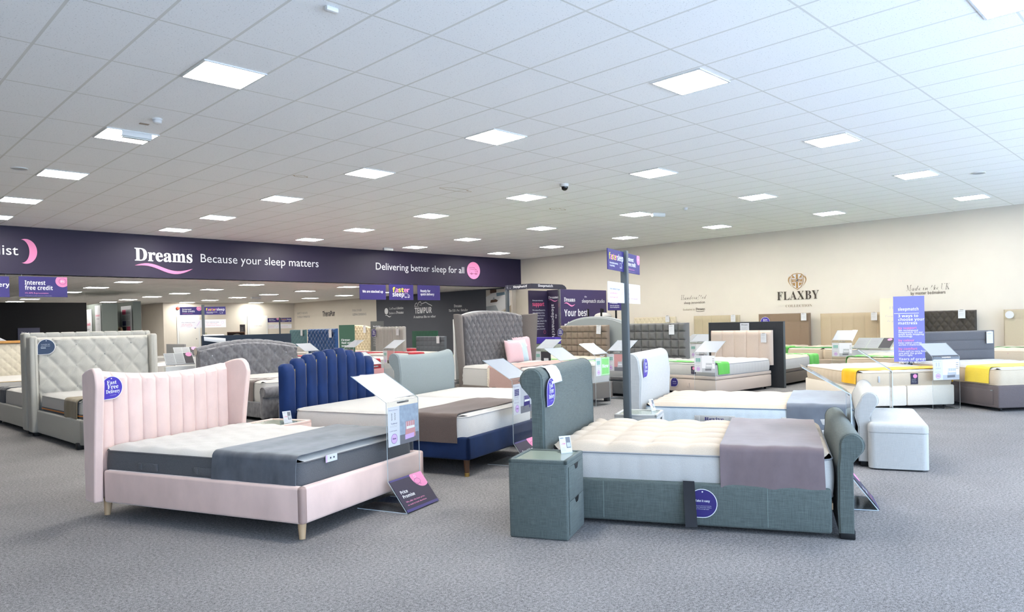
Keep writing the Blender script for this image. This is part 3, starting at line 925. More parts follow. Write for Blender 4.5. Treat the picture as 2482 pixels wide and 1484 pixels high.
def sign_text_face(bb, kind, F, w, h, top=True):
    """faces of the promotion signs; materials: 0 indigo 1 white 2 pink 3 yellow 4 coral 5 grey 6 lilac"""
    if kind == 'credit':
        bb.box(0, w, 0, h, 0, .004, mi=0, M=F)
        text(bb, 'Interest', F @ T2(w * .12, h * .60), h * .2, w * .42, 'bold', 1, t=.006)
        text(bb, 'free credit', F @ T2(w * .12, h * .35), h * .2, w * .57, 'bold', 1, t=.006)
        text(bb, '0% APR Representative', F @ T2(w * .12, h * .16), h * .07, w * .48, 'sans', 2, t=.006, res=1)
        text(bb, 'Credit subject to status. Terms and conditions apply.', F @ T2(w * .12, h * .05), h * .025, w * .55, 'sans', 5, t=.006, res=1)
        cx, cy, r = w * .9, h * .8, h * .3
        pts = [(min(w, cx + r * cos(a)), min(h, cy + r * sin(a))) for a in [2 * pi * k / 30 for k in range(30)]]
        bb.poly(pts, .0055, F, 2)
        sc = [(cx + r * .5 * (1 + .07 * sin(k * pi / 1.5)) * cos(2 * pi * k / 36), cy - r * .05 + r * .5 * (1 + .07 * sin(k * pi / 1.5)) * sin(2 * pi * k / 36)) for k in range(36)]
        stroke(bb, sc, r * .04, F, 0, .007, True)
        text(bb, '0%', F @ T2(cx, cy - r * .2), r * .32, None, 'bold', 1, 'C', .007)
    elif kind == 'faster':
        bb.box(0, w, 0, h, 0, .004, mi=0, M=F)
        xx = w * .07; hh = h * .3
        ww = w * .5 / 6
        for i, c in enumerate('faster'):
            text(bb, c, F @ T2(xx + i * ww, h * .5), hh, ww * .88, 'bold', 3 if i % 2 == 0 else 2, t=.006)
        text(bb, 'sleep', F @ T2(xx + w * .5, h * .5), hh, w * .38, 'bold', 1, t=.006)
        text(bb, 'We are stocked up and ready', F @ T2(w * .1, h * .3), h * .08, w * .5, 'bold', 1, t=.006, res=1)
        text(bb, 'for quick delivery', F @ T2(w * .1, h * .17), h * .08, w * .3, 'bold', 1, t=.006, res=1)
        van(bb, F @ T2(w * .72, h * .12), w * .15, 1)
    elif kind == 'team':
        bb.box(0, w, 0, h, 0, .004, mi=1, M=F)
        text(bb, 'Our delivery team', F @ T2(w * .07, h * .62), h * .11, w * .62, 'sans', 0, t=.006, res=1)
        text(bb, 'can assemble', F @ T2(w * .07, h * .42), h * .11, w * .47, 'sans', 4, t=.006, res=1)
        text(bb, 'your new bed*', F @ T2(w * .07, h * .22), h * .11, w * .5, 'sans', 4, t=.006, res=1)
        text(bb, '*charges apply', F @ T2(w * .28, h * .08), h * .04, w * .2, 'sans', 5, t=.006, res=1)
        stroke(bb, [(w * .76, h * .2), (w * .86, h * .55), (w * .91, h * .78)], lambda k: w * (.012 + .05 * k * (1.1 - k)), F, 6, .006)
    elif kind == 'recycle':
        bb.box(0, w, 0, h, 0, .004, mi=1, M=F)
        text(bb, 'Our delivery team', F @ T2(w * .07, h * .62), h * .11, w * .6, 'sans', 0, t=.006, res=1)
        text(bb, 'can collect and', F @ T2(w * .07, h * .42), h * .11, w * .5, 'sans', 4, t=.006, res=1)
        text(bb, 'recycle your old bed*', F @ T2(w * .07, h * .22), h * .11, w * .72, 'sans', 4, t=.006, res=1)
        ring(bb, h * .16, h * .02, F @ T2(w * .84, h * .62), 6, .006)
    elif kind == 'years':
        bb.box(0, w, 0, h, 0, .004, mi=1, M=F)
        text(bb, 'Up to 3 years', F @ T2(w * .05, h * .66), h * .12, w * .5, 'sans', 6, t=.006, res=1)
        text(bb, 'interest', F @ T2(w * .05, h * .44), h * .12, w * .3, 'bold', 6, t=.006, res=1)
        text(bb, 'free credit available', F @ T2(w * .05, h * .2), h * .12, w * .76, 'bold', 6, t=.006, res=1)
        ring(bb, h * .2, h * .02, F @ T2(w * .82, h * .68), 5, .006)
SIGNM = None
def van(bb, M, w, mi, th=.006):
    h = w * .72; s = w * .035
    o = [(0, h * .2), (0, h), (w * .62, h), (w * .68, h * .78), (w * .84, h * .78), (w, h * .48), (w, h * .2)]
    stroke(bb, o, s, M, mi, th, True)
    stroke(bb, [(w * .68, h * .78), (w * .68, h * .48), (w, h * .48)], s, M, mi, th)
    for cx in (.24, .78): ring(bb, w * .1, s, M @ T2(w * cx, h * .2), mi, th + .0005, 18)
# ------------------------------------------------------------------ the front beds
def loc(x, y, az, lx, ly):
    """local (lx, ly) of a thing at x, y pointing along az -> world"""
    M = MR(x, y, 0, az); p = M @ Vector((lx, ly, 0)); return p.x, p.y
# --- blush pink winged bed
PINKV = vel('blush_velvet', (232, 200, 188), .15, 5.0, .5)
PX, PY, PA = 2.235, 6.575, -69.5
PW, PL = 1.45, 2.06
def pink_hb(t):
    b = B(); n = 10; w = 1.26; xo = .06
    zt = lambda x: 1.055 + .05 * (abs(x) / (w / 2)) ** 2
    b.pad(-w / 2 + xo, w / 2 + xo, .13, zt, .05, .09, chan(w / n, .028, -w / 2 + xo, .55), nz=22, rb=.03, xs=chan_xs(-w / 2 + xo, w / 2 + xo, n, 9))
    hb = b.obj('headboard', PINKV, t, 50)
    for s in (1, -1):
        # curved wing: inner end meets the panel, outer end comes forward
        b = B()
        prof = []
        N = 12
        def wing(u, v):
            # u: along the wing outwards, v: up
            z0 = .12; top = 1.085 + .05 * sin(pi * .5 * min(1, u / .7))
            if u > .7: top -= .13 * (1 - sqrt(max(0, 1 - ((u - .7) / .3) ** 2)))
            z = z0 + (top - z0) * v
            reach = .17 + .085 * (v ** 1.4)
            a = radians(16)
            x = xo + s * (w / 2 - .010 + u * reach * sin(a))
            y = -.03 + u * reach * cos(a) * 1.05
            return (x, y, z), (-s * cos(a), sin(a), 0)
        b.sheet(wing, 14, 24, .065)
        o = b.obj('wing', PINKV, t, 60)
        md = o.modifiers.new('bev', 'BEVEL'); md.width = .024; md.segments = 3; md.limit_method = 'ANGLE'; md.angle_limit = radians(50)
pink = frame_bed('blush pink velvet bed with winged channelled headboard and pale wooden legs', PX, PY, PA, PW, PL, .115, .36, PINKV, pink_hb,
                 legs=[(s * (PW / 2 - .08), y, s * .012, ty) for s in (1, -1) for y, ty in ((.08, 0), (PL - .08, .01))], leg_mat=OAK, rail_t=.06, ry=.14)
GREYB = vel('grey_plush', (92, 94, 100), .34, 12, .3)
mx, my = loc(PX, PY, PA, 0, 1.03)
mattress('white quilted mattress with charcoal border on the pink bed', mx, my, .265, PA, 1.34, 1.9, .235, q_scroll, TICKW, fab('charcoal_border', (96, 95, 97), .12), None, 'plain', .025, detail=1.3)
for yy, lb in ((.62, 'handle'), (-.14, 'handle')):
    pass
hb_ = bpy.data.objects
mt = [o for o in COL.objects if o.name.startswith('mattress')][-1]
for yy in (-.45, .12):
    b = B().box(.67 + .012, .67 + .02, yy - .1, yy + .1, .11, .165, .004)
    for q in (-.08, .08): b.box(.67 + .016, .67 + .024, yy + q - .02, yy + q + .02, .115, .16, .003)
    b.obj('handle', MATS['charcoal_border'], mt)
th = drape('bed_runner', 'slate grey plush runner across the foot of the pink bed', 'bed runner', mx, my, .265, PA, 1.34, .235, .2, .948, .19, .19, GREYB, .0025, 3, .055)
b = B().box(-.06, .06, 0, .05, 0, .004, mi=0); b.poly(circle(.007, 10, -.01, .026), .005, None, 1); b.poly(circle(.007, 10, .025, .026), .005, None, 1); b.box(-.06, -.045, 0, .05, .004, .005, mi=2)
o = b.obj('care_label', [CARD, DKP, LILAC], th, smooth=0); o.matrix_local = FY(.36, .968, .2) 
delivery_tag('indigo fast free delivery tag on the pink velvet headboard', MR(PX, PY, 0, PA) @ FY(.60, .09, .975) @ Matrix.Rotation(radians(2), 4, 'Z'), .088)
price_stand('clear stand with pink bed picture and Price Promise panel', 3.28, 4.68, -71.6, 'bed', promise=('Price', 'Promise', 'We offer the best price,', 'no need to look elsewhere'), top_h=.825, zt=1.02)

# --- navy scallop bed
NAVY = vel('navy_velvet', (10, 40, 90), .35, 6.0, .1)
NAVYD = vel('navy_velvet_rail', (18, 42, 82), .3, 6.0, .12)
NX, NY, NA, NW, NL = 4.22, 7.39, -72.5, 1.38, 2.25
STEPS = (.135, .085, .05, .025, .008, 0, .03, .062, .115)
def navy_hb(t):
    w = NW + .06; n = 9; d = w / n
    for i in range(n):
        top = 1.165 - STEPS[i]
        b = B(); x0 = w / 2 - d * (i + 1)
        b.pad(x0, x0 + d, .16, lambda x: top - .03 * (abs((x - x0 - d / 2) / (d / 2)) ** 3), .045, .1, None, nz=12, rb=.045, nx=10)
        b.obj('headboard_channel', NAVY, t, 60)
    for i in range(1, n):
        top = 1.165 - max(STEPS[i], STEPS[i - 1])
        x = w / 2 - d * i
        B().tube([(x, .012, .62), (x, .016, .8), (x, .016, top - .06)], [.001, .004, .004], 6).obj('trim', BRASS, t)
navy = frame_bed('navy velvet bed with stepped scallop headboard', NX, NY, NA, NW, NL, .16, .37, NAVYD, navy_hb,
                 legs=[(s * (NW / 2 - .07), y, 0, 0) for s in (1, -1) for y in (.08, NL - .07)], leg_mat=WALNUT, rail_t=.05)
for s in (1, -1):
    for y in (.08, NL - .07):
        B().tube([(s * (NW / 2 - .07), y, 0), (s * (NW / 2 - .07), y, .035)], [.0225, .024], 14).obj('leg_tip', BRASS, navy)
mx, my = loc(NX, NY, NA, 0, 1.15)
mattress('thick white knit mattress with slanted border pattern on the navy bed', mx, my, .28, NA, 1.36, 2.1, .27, q_fine, TICKW, fab('knit_ticking', (228, 222, 216), .05), None, 'slash', .02, r=.1)
BROWNT = fab('brown_throw', (104, 90, 84), .12)
drape('bed_runner', 'plain brown runner across the foot of the navy bed', 'bed runner', mx, my, .28, NA, 1.36, .27, .38, .98, .22, .22, BROWNT, .003, 5)
sx, sy = loc(NX, NY, NA, -.14, NL + .12)
price_stand('clear stand with Free delivery panel beside the navy bed foot', sx, sy, NA, 'navy', promise=('Free delivery', '', 'on orders over the spend', 'see in store'), icon='blue', top_h=.84, zt=1.04)
t = thing('bedside_table', 'navy velvet bedside table mostly hidden behind the navy bed', 'bedside table', (*loc(NX, NY, NA, -1.02, .12), 0), NA)
B().box(-.2, .2, -.18, .18, .0, .53, .02).obj('body', NAVYD, t)

# --- grey-green linen sleigh bed
LINEN = mat('green_grey_linen', (94, 102, 99), .9, 'weave', .5, sheen=.1, bump=.3, spec=.2)
LINENP = LINEN
GX, GY, GA = 4.32, 3.851, -64.1
GW, GL = 1.44, 1.925
def green_hb(t): sleigh(t, 'headboard', GW, 1.075, .09, .085, .04, LINEN, -1, 0.0)
def green_ft(t): sleigh(t, 'footboard', GW, .665, .085, .072, .04, LINEN, 1, GL)
green = frame_bed('dark green-grey linen sleigh bed with scroll ends', GX, GY, GA, GW, GL + .02, .03, .315, LINEN, green_hb, green_ft,
                  legs=[(s * (GW / 2 - .06), y, 0, 0) for s in (1, -1) for y in (-.05, GL + .05)], leg_mat=BLACK)
sb = B()
for yy in (.42, 1.02, 1.5): sb.box(GW / 2 - .001, GW / 2 + .0015, yy - .0015, yy + .0015, .05, .3)
sb.obj('stitch_line', mat('pale_stitch', (128, 142, 138), .9), green, smooth=0)
mx, my = loc(GX, GY, GA, 0, .965)
mattress('ivory deep tufted mattress on the green-grey sleigh bed', mx, my, .245, GA, 1.36, 1.86, .245, q_pillow, TICK, TICKW, fab('grey_piping', (150, 152, 156), .05), 'vert', .03, detail=1.7)
MAUVE = vel('mauve_throw', (122, 106, 108), .12, 14, .3)
drape('bed_runner', 'mauve brown cotton runner at the foot of the green-grey sleigh bed', 'bed runner', mx, my, .245, GA, 1.36, .245, .24, .88, .225, .225, MAUVE, .003, 8, .075, gap=.022)
st = B().sheet(lambda u, v: ((GW / 2 + .014 + .07 * v * (1 - u * .3), .965 + .075 * u + .02 * v, .33 - .29 * v), (1, 0, .2)), 2, 8, .004)
tag(st.obj('lift_strap', mat('black_webbing', (38, 38, 42), .8), None, 40), 'black lift strap hanging on the side of the green-grey sleigh bed', 'strap')
o = [x for x in COL.objects if x.name.startswith('lift_strap')][-1]; o.matrix_world = MR(GX, GY, 0, GA)
delivery_tag('round indigo Take it easy tag on the side rail of the sleigh bed', MR(GX, GY, 0, GA) @ FX(GW / 2 + .006, 1.09, .185), .095, 'easy', INDIGO)
delivery_tag('violet fast free delivery tag on the green-grey sleigh headboard', MR(GX, GY, 0, GA) @ FY(.58, .012, .9), .1)
# paper draped over the scroll
pb = B().sheet(lambda u, v: ((.56 - .26 * u, [-.065, -.03, -.002, .012, .018][min(4, int(v * 4))] * (1 - (v * 4) % 1) + [-.065, -.03, -.002, .012, .018][min(4, int(v * 4) + 1)] * ((v * 4) % 1),
                               [1.08, 1.07, 1.03, .99, .955][min(4, int(v * 4))] * (1 - (v * 4) % 1) + [1.08, 1.07, 1.03, .99, .955][min(4, int(v * 4) + 1)] * ((v * 4) % 1)), (0, .6, .8)), 3, 12, .002)
o = tag(pb.obj('paper_sheet', CARD, None, 60), 'white sheet of paper draped over the green-grey headboard scroll', 'paper'); o.matrix_world = MR(GX, GY, 0, GA)
def nightstand(label, x, y, az, m, w=.4, d=.4, h=.515, drawers=2, legs=False, top=GLASSTOP):
    t = thing('bedside_table', label, 'bedside table', (x, y, 0), az)
    B().box(-w / 2, w / 2, -d / 2, d / 2, .0, h - .02, .014, 3).box(-w / 2, w / 2, -d / 2, -d / 2 + .03, h - .03, h, .01).box(-w / 2, w / 2, d / 2 - .03, d / 2, h - .03, h, .01)\
        .box(-w / 2, -w / 2 + .03, -d / 2, d / 2, h - .03, h, .01).box(w / 2 - .03, w / 2, -d / 2, d / 2, h - .03, h, .01).obj('body', m, t)
    B().box(-w / 2 + .03, w / 2 - .03, -d / 2 + .03, d / 2 - .03, h - .02, h - .008).obj('glass_top', top, t, smooth=0)
    hh = (h - .07) / drawers
    for k in range(drawers):
        z0 = .03 + k * hh
        dr = B().box(-w / 2 + .03, w / 2 - .03, d / 2, d / 2 + .006, z0, z0 + hh - .008, .004).obj('drawer', m, t)
        b = B().poly([(-.045, 0), (.045, 0), (.02, -.035), (-.02, -.035)], .002, FY(0, d / 2 + .006, z0 + hh - .008))
        b.obj('finger_notch', BLACK, dr, smooth=0)
    return t
nightstand('dark green-grey linen bedside table with two drawers and glass top', 3.50, 3.354, -64.5, LINEN)
table_card('small price card standing on the dark green-grey bedside table', *loc(3.50, 3.354, -64.5, -.12, .1), .507, -112)
sx, sy = loc(GX, GY, GA, -.27, GL + .15)
price_stand('clear stand seen edge-on at the foot of the green-grey sleigh bed', sx, sy, GA, 'room', promise=('Price', 'Promise', 'We offer the best price,', 'no need to look elsewhere'), top_h=.83)

# --- pale grey linen sleigh bed
PALE = mat('pale_grey_linen', (188, 187, 184), .9, 'weave', .16, sheen=.1, bump=.25, spec=.2)
LX, LY, LA, LW, LL = 6.73, 4.72, -68.0, 1.44, 2.06
def pale_hb(t): sleigh(t, 'headboard', LW, 1.06, .1, .09, .05, PALE, -1, 0.0, neck=.012)
def pale_ft(t): sleigh(t, 'footboard', LW, .69, .11, .075, .05, PALE, 1, LL, neck=.03)
pale = frame_bed('pale grey linen sleigh bed with curved scroll ends', LX, LY, LA, LW, LL + .02, .05, .33, PALE, pale_hb, pale_ft,
                 legs=[(s * (LW / 2 - .07), y, 0, 0) for s in (1, -1) for y in (-.06, LL + .06)], leg_mat=BLACK)
mx, my = loc(LX, LY, LA, 0, 1.03)
BLUEP = fab('blue_grey_piping', (120, 140, 160), .05)
m_ = mattress('ivory tufted mattress with blue-grey tufted border on the pale grey sleigh bed', mx, my, .25, LA, 1.37, 1.98, .26, q_tuft, TICK, fab('ice_ticking', (214, 222, 226), .05), BLUEP, 'tuft', .025, detail=1.5)
W2_ = 1.37 / 2 + .012
for yy, s, ser in ((-.28, 'Revive', 'serif'), (.55, 'SEAQUAL', 'sans')):
    h_ = B().box(W2_, W2_ + .008, yy - .2, yy + .2, .12, .185, .004)
    for q in (-.17, .17): h_.box(W2_ + .004, W2_ + .012, yy + q - .025, yy + q + .025, .125, .18, .003)
    h_ = h_.obj('handle', TICKW, m_)
    lb = B(); text(lb, s, FX(W2_ + .009, yy - .1, .138), .032, .19, ser, t=.003); lb.obj('lettering', INDIGO, h_, smooth=0)
for yy in (.02, .72 - .42, .36): 
    pass
for yy in (.06, .32): B().ball((W2_ + .004, yy, .15), .012, 6, sq=(.5, 1, 1)).obj('air_vent', STEEL, m_)
STEELB = vel('steel_blue_plush', (112, 116, 124), .16, 10, .4)
drape('bed_runner', 'shiny slate plush runner at the foot of the pale grey sleigh bed', 'bed runner', mx, my, .25, LA, 1.37, .26, .4, .96, .25, .25, STEELB, .003, 12, .06)
delivery_tag('violet fast free delivery tag on the pale grey sleigh headboard', MR(LX, LY, 0, LA) @ FY(.52, .014, .9), .1)
nightstand('pale grey linen bedside table with glass top beside the sleigh headboard', 5.69, 4.19, -65, PALE, d=.41, w=.41)
table_card('small price card standing on the pale grey bedside table', *loc(5.69, 4.19, -65, -.14, .1), .507, -84)
t = thing('ottoman', 'pale grey linen storage ottoman with rounded corners', 'ottoman', (7.40, 2.42, 0), 23)
B().block(.49, 1.2, .015, .338, .06).obj('body', PALE, t)
B().block(.494, 1.204, .341, .43, .06, .045).obj('lid', PALE, t)
B().box(-.2, .2, -.55, .55, 0, .03).obj('plinth', BLACK, t, smooth=0)
t.rotation_euler.z = radians(22 - 90)
price_stand('clear stand standing behind the pale grey ottoman', 8.27, 2.72, -68, 'room', top_h=.8)

# --- winged cream bed, far left
STONE = fab('stone_linen', (190, 186, 176), .08, .2)
AX, AY, AA, AW, AL = 3.05, 12.03, -88.0, 1.62, 2.03
def stone_hb(t, W=AW, H=1.375, front=True):
    w = W - .16; b = B(); dx, dz = w / 6.1, .30
    g = diamond(dx * 1.0, dz, .045, H - .13, .4)
    b.pad(-w / 2, w / 2, .1, H - .02, .05, .1, g, nx=90, nz=64, rb=.035)
    for x, z in diamond_pts(dx, dz, -w / 2 + .04, w / 2 - .04, .5, H - .08, H - .13): b.ball((x, .056, z), .016, 6, 1, sq=(1, .6, 1))
    b.obj('headboard', [STONE, fab('stone_button', (150, 150, 146), .08)], t, 50)
    for s in (1, -1):
        b = B().box(*sorted((s * (w / 2 - .005), s * (W / 2 + .01))), -.06, .16, .05, H, .03, 3)
        wg = b.obj('wing', STONE, t)
        B().tube([(s * (W / 2 - .05), .16, .08), (s * (W / 2 - .05), .163, H - .04)], .004, 5).obj('piping', STONE, wg)
stone = frame_bed('cream linen bed with wide button tufted wing headboard', AX, AY, AA, AW, AL, .05, .36, STONE, stone_hb,
                  legs=[(s * (AW / 2 - .07), y, 0, 0) for s in (1, -1) for y in (.05, AL - .08)], leg_mat=BLACK, ri=.05)
mx, my = loc(AX, AY, AA, 0, 1.06)
mattress('white knit mattress with orange cord and grey base on the cream winged bed', mx, my, .27, AA, 1.42, 1.86, .29, q_fine, TICKW, TICKW, None, 'plain', .03, r=.12, band=(MATS['charcoal_border'], .42, mat('orange_cord', (226, 140, 60), .6)))
drape('bed_runner', 'olive brown runner near the foot of the cream winged bed', 'bed runner', mx, my, .27, AA, 1.42, .29, .28, .8, .27, .27, fab('olive_throw', (142, 128, 104), .2), .003, 15, .035, gap=.028)
delivery_tag('navy Compatible with tag on the cream winged headboard', MR(AX, AY, 0, AA) @ FY(.615, .1, 1.225), .105, 'compat', mat('navy_tag', (38, 56, 84), .4))
CX, CY = 3.06, 12.27
def stone2_hb(t):
    w = 1.5
    B().pad(-w / 2, w / 2, .1, 1.41, .05, .1, None, nx=8, nz=6, rb=.03).obj('headboard', STONE, t, 50)
    bb = B()
    for i in range(8): bb.box(-w / 2 + i * w / 8 + .004, -w / 2 + (i + 1) * w / 8 - .004, -.055, .06, 1.33, 1.425, .025)
    bb.obj('top_roll', STONE, t)
    for s in (1, -1): B().box(*sorted((s * .745, s * .83)), -.06, .16, .05, 1.425, .03, 3).obj('wing', STONE, t)
frame_bed('cream linen bed standing back to back behind the winged bed', CX, CY, 92, 1.62, 2.13, .05, .34, STONE, stone2_hb,
          legs=[(s * .74, y, 0, 0) for s in (1, -1) for y in (.06, 2.05)], leg_mat=BLACK, ri=.05)
mx, my = loc(CX, CY, 92, 0, 1.1)
mattress('white quilted mattress on the cream bed behind the winged bed', mx, my, .27, 92, 1.42, 1.95, .27, q_wave, TICKW, TICKW, None, 'plain', .02)
drape('bed_runner', 'charcoal runner at the foot of the back to back cream bed', 'bed runner', mx, my, .27, 92, 1.42, .27, .5, .97, .24, .24, fab('charcoal_throw', (72, 72, 78), .2), .003, 16)
t = thing('ottoman', 'cream linen storage ottoman tucked behind the pink headboard', 'ottoman', (2.98, 9.72, 0), 2)
B().box(-.2, .2, -.55, .55, .02, .33, .015).obj('body', STONE, t); B().box(-.205, .205, -.555, .555, .333, .39, .015).obj('lid', STONE, t); B().box(-.15, .15, -.5, .5, 0, .03).obj('plinth', BLACK, t, smooth=0)

# --- grey crushed velvet bed
CRUSH = vel('crushed_grey_velvet', (112, 110, 113), .42, 22.0, .5)
VX, VY, VA, VW, VL = 5.68, 12.76, -86.0, 1.86, 2.1
def velvet_hb(t):
    def zt(x): return 1.115 + .115 * cos(min(1, abs(x) / (VW / 2)) * pi / 2)
    b = B(); dx, dz = VW / 8.0, .236
    b.pad(-VW / 2, VW / 2, .08, lambda x: zt(x) - .06, .04, .1, diamond(dx, dz, .036, .96, .4), nx=100, nz=54, rb=.02)
    b.obj('headboard', CRUSH, t, 50)
    bt = B()
    for x, z in diamond_pts(dx, dz, -VW / 2 + .05, VW / 2 - .05, .4, 1.02, .96): bt.ball((x, .046, z), .015, 6, sq=(1, .6, 1))
    bt.obj('buttons', mat('glass_button', (170, 172, 180), .15, metal=.6), t)
    n = 9; r = .075
    rb = B()
    xs = [-VW / 2 + VW * i / (n * 6) for i in range(n * 6 + 1)]
    prof = [(-.06 + r * cos(2 * pi * k / 16), r * sin(2 * pi * k / 16)) for k in range(16)]
    rb.sweep(prof, xs, mod=lambda x, y, z: (x, y, zt(x) - r + z * (1 - .10 * (1 - abs(sin(pi * (x + VW / 2) / VW * n)) ** .4))))
    ro = rb.obj('top_roll', CRUSH, t, 60)
    for s in (1, -1):
        B().poly(circle(r * .8, 20), .004, FX(s * VW / 2, -.06, zt(VW / 2) - r) if s > 0 else FR((-VW / 2, -.06, zt(VW / 2) - r), (0, -1, 0), (0, 0, 1))).obj('scroll_end', fab('scroll_lining', (170, 160, 150), .1), ro, smooth=0)
def velvet_ft(t):
    r = .085; z = .445
    b = B().box(-VW / 2, VW / 2, VL - .09, VL, .04, z, .02)
    b.obj('footboard', CRUSH, t)
    b = B(); n = 7
    prof = [(VL + .01 + r * cos(2 * pi * k / 16), z + r * sin(2 * pi * k / 16)) for k in range(16)]
    xs = [-VW / 2 + VW * i / (n * 6) for i in range(n * 6 + 1)]
    b.sweep(prof, xs, mod=lambda x, y, zz: (x, y, z + (zz - z) * (1 - .10 * (1 - abs(sin(pi * (x + VW / 2) / VW * n)) ** .4))))
    ro = b.obj('foot_roll', CRUSH, t, 60)
    B().tube([(VW / 2 + .003, VL + .01 + r * .85 * cos(a), z + r * .85 * sin(a)) for a in [2 * pi * k / 20 for k in range(20)]], .006, 5, close=True).obj('piping', CRUSH, ro)
frame_bed('grey crushed velvet bed with arched buttoned headboard', VX, VY, VA, VW, VL, .05, .29, CRUSH, velvet_hb, velvet_ft,
          legs=[(s * (VW / 2 - .07), y, 0, 0) for s in (1, -1) for y in (.05, VL - .05)], leg_mat=BLACK)
mx, my = loc(VX, VY, VA, 0, 1.05)
mattress('white quilted mattress on the grey crushed velvet bed', mx, my, .24, VA, 1.74, 1.9, .33, q_wave, TICKW, TICKW, None, 'rows', .025)
drape('bed_runner', 'taupe runner hanging over the foot of the crushed velvet bed', 'bed runner', mx, my, .24, VA, 1.74, .33, .18, .72, .32, .32, fab('taupe_throw', (120, 108, 104), .12), .005, 18)
t = thing('ottoman', 'grey crushed velvet ottoman beside the navy headboard', 'ottoman', (5.45, 10.42, 0), 4)
t.location = (5.62, 10.6, 0)
B().box(-.2, .2, -.55, .55, .02, .27, .015).obj('body', CRUSH, t); B().box(-.205, .205, -.555, .555, .273, .34, .025, 3).obj('lid', CRUSH, t); B().box(-.15, .15, -.5, .5, 0, .03).obj('plinth', BLACK, t, smooth=0)
t.location = (5.62, 10.27, 0)
# --- ice blue bed behind the navy one
ICE = fab('ice_blue_wool', (136, 143, 143), .08, .15)
IX, IY, IA, IW, IL = 5.72, 7.56, -70, 1.28, 2.0
def ice_hb(t): sleigh(t, 'headboard', IW, 1.045, .09, .08, .05, ICE, -1, 0.0, top=lambda x: .035 * (abs(x) / (IW / 2)) ** 2.2 - .012, n=24, neck=.01)
frame_bed('pale ice blue bed with curved scroll headboard', IX, IY, IA, IW, IL, .05, .33, ICE, ice_hb, legs=[(s * (IW / 2 - .07), y, 0, 0) for s in (1, -1) for y in (.05, IL - .07)], leg_mat=BLACK)
mx, my = loc(IX, IY, IA, 0, 1.0)
mattress('white knit mattress on the ice blue bed', mx, my, .26, IA, 1.2, 1.88, .27, q_fine, TICKW, TICKW, None, 'plain', .02, r=.1)
price_stand('clear stand behind the right end of the navy headboard', 5.66, 8.72, -72, 'red', icon='red', top_h=.85, zt=1.04)
# --- pink bedside table
nightstand('blush pink velvet bedside table with glass top behind the pink bed', 3.24, 6.72, PA, PINKV, w=.42, d=.5, h=.5)
table_card('small price card standing on the pink bedside table', 3.28, 6.58, .492, -88)

# --- grey wool wing bed with cushions
WOOL = fab('grey_wool', (118, 113, 112), .16, .3)
WOOLB = fab('brown_grey_wool', (108, 99, 93), .16, .3)
WX_, WY_, WA_, WW_, WL_ = 9.05, 9.98, -90, 1.86, 2.08
def wing_hb(t):
    w = WW_ - .44
    def zt(x): return 1.56 + .085 * cos(min(1, abs(x) / (w * .5)) * pi / 2) ** .8
    b = B(); dx, dz = w / 13.0, .21
    def fl(x, y, z):
        k = max(0, (z - .7)) * .10
        return (x * (1 + k * .35), y - .02 * max(0, z - .9), z)
    b.pad(-w / 2, w / 2, .3, zt, .06, .12, diamond(dx, dz, .055, 1.49, .5), nx=130, nz=90, rb=.045, mod=fl)
    for x_, z_ in diamond_pts(dx, dz, -w / 2 + .05, w / 2 - .05, .62, 1.52, 1.49):
        q_ = fl(x_, .068, z_); b.ball(q_, .011, 4, sq=(1, .6, 1))
    b.obj('headboard', WOOL, t, 60)
    for s in (1, -1):
        b = B()
        def wing(u, v):
            z = .04 + (1.57 + .02 * u - .04) * v
            k = max(0, z - .7) * .10 * .35
            x = s * (w / 2 * (1 + k) - .01 + u * (.2 + .07 * max(0, z - .5)))
            y = .0 + .2 * sin(u * pi * .5)
            return (x, y, z), (-s * .75, .65, 0)
        b.sheet(wing, 8, 16, .09)
        o = b.obj('wing', WOOLB, t, 60)
        md = o.modifiers.new('bev', 'BEVEL'); md.width = .03; md.segments = 3; md.limit_method = 'ANGLE'; md.angle_limit = radians(50)
wingbed = frame_bed('tall grey wool bed with deep buttoned winged headboard', WX_, WY_, WA_, WW_, WL_, .07, .35, WOOLB, wing_hb,
          legs=[(s * (WW_ / 2 - .08), y, 0, 0) for s in (1, -1) for y in (.05, WL_ - .08)], leg_mat=BLACK)
mx, my = loc(WX_, WY_, WA_, 0, 1.07)
mattress('deep white hand tufted mattress on the tall grey winged bed', mx, my, .3, WA_, 1.8, 1.94, .34, q_tuft, TICKW, TICKW, None, 'rows', .025)
BLUSHT = fab('dusky_pink_throw', (186, 154, 146), .14)
drape('throw_blanket', 'dusky pink fringed throw across the tall grey winged bed', 'throw', mx, my, .3, WA_, 1.8, .34, -.28, .5, .34, .3, BLUSHT, .004, 22, .05, skew=-.25)
fb2 = B()
for k in range(46):
    zz = .36 - .32 * k / 46
    fb2.box(.926, .936, -.205 + .008 * sin(k), -.15, zz - .004, zz + .003)
fr = tag(fb2.obj('throw_fringe', fab('ivory_fringe', (226, 214, 194), .1)), None)
fr.parent = [x for x in COL.objects if x.name.startswith('throw_blanket')][-1]
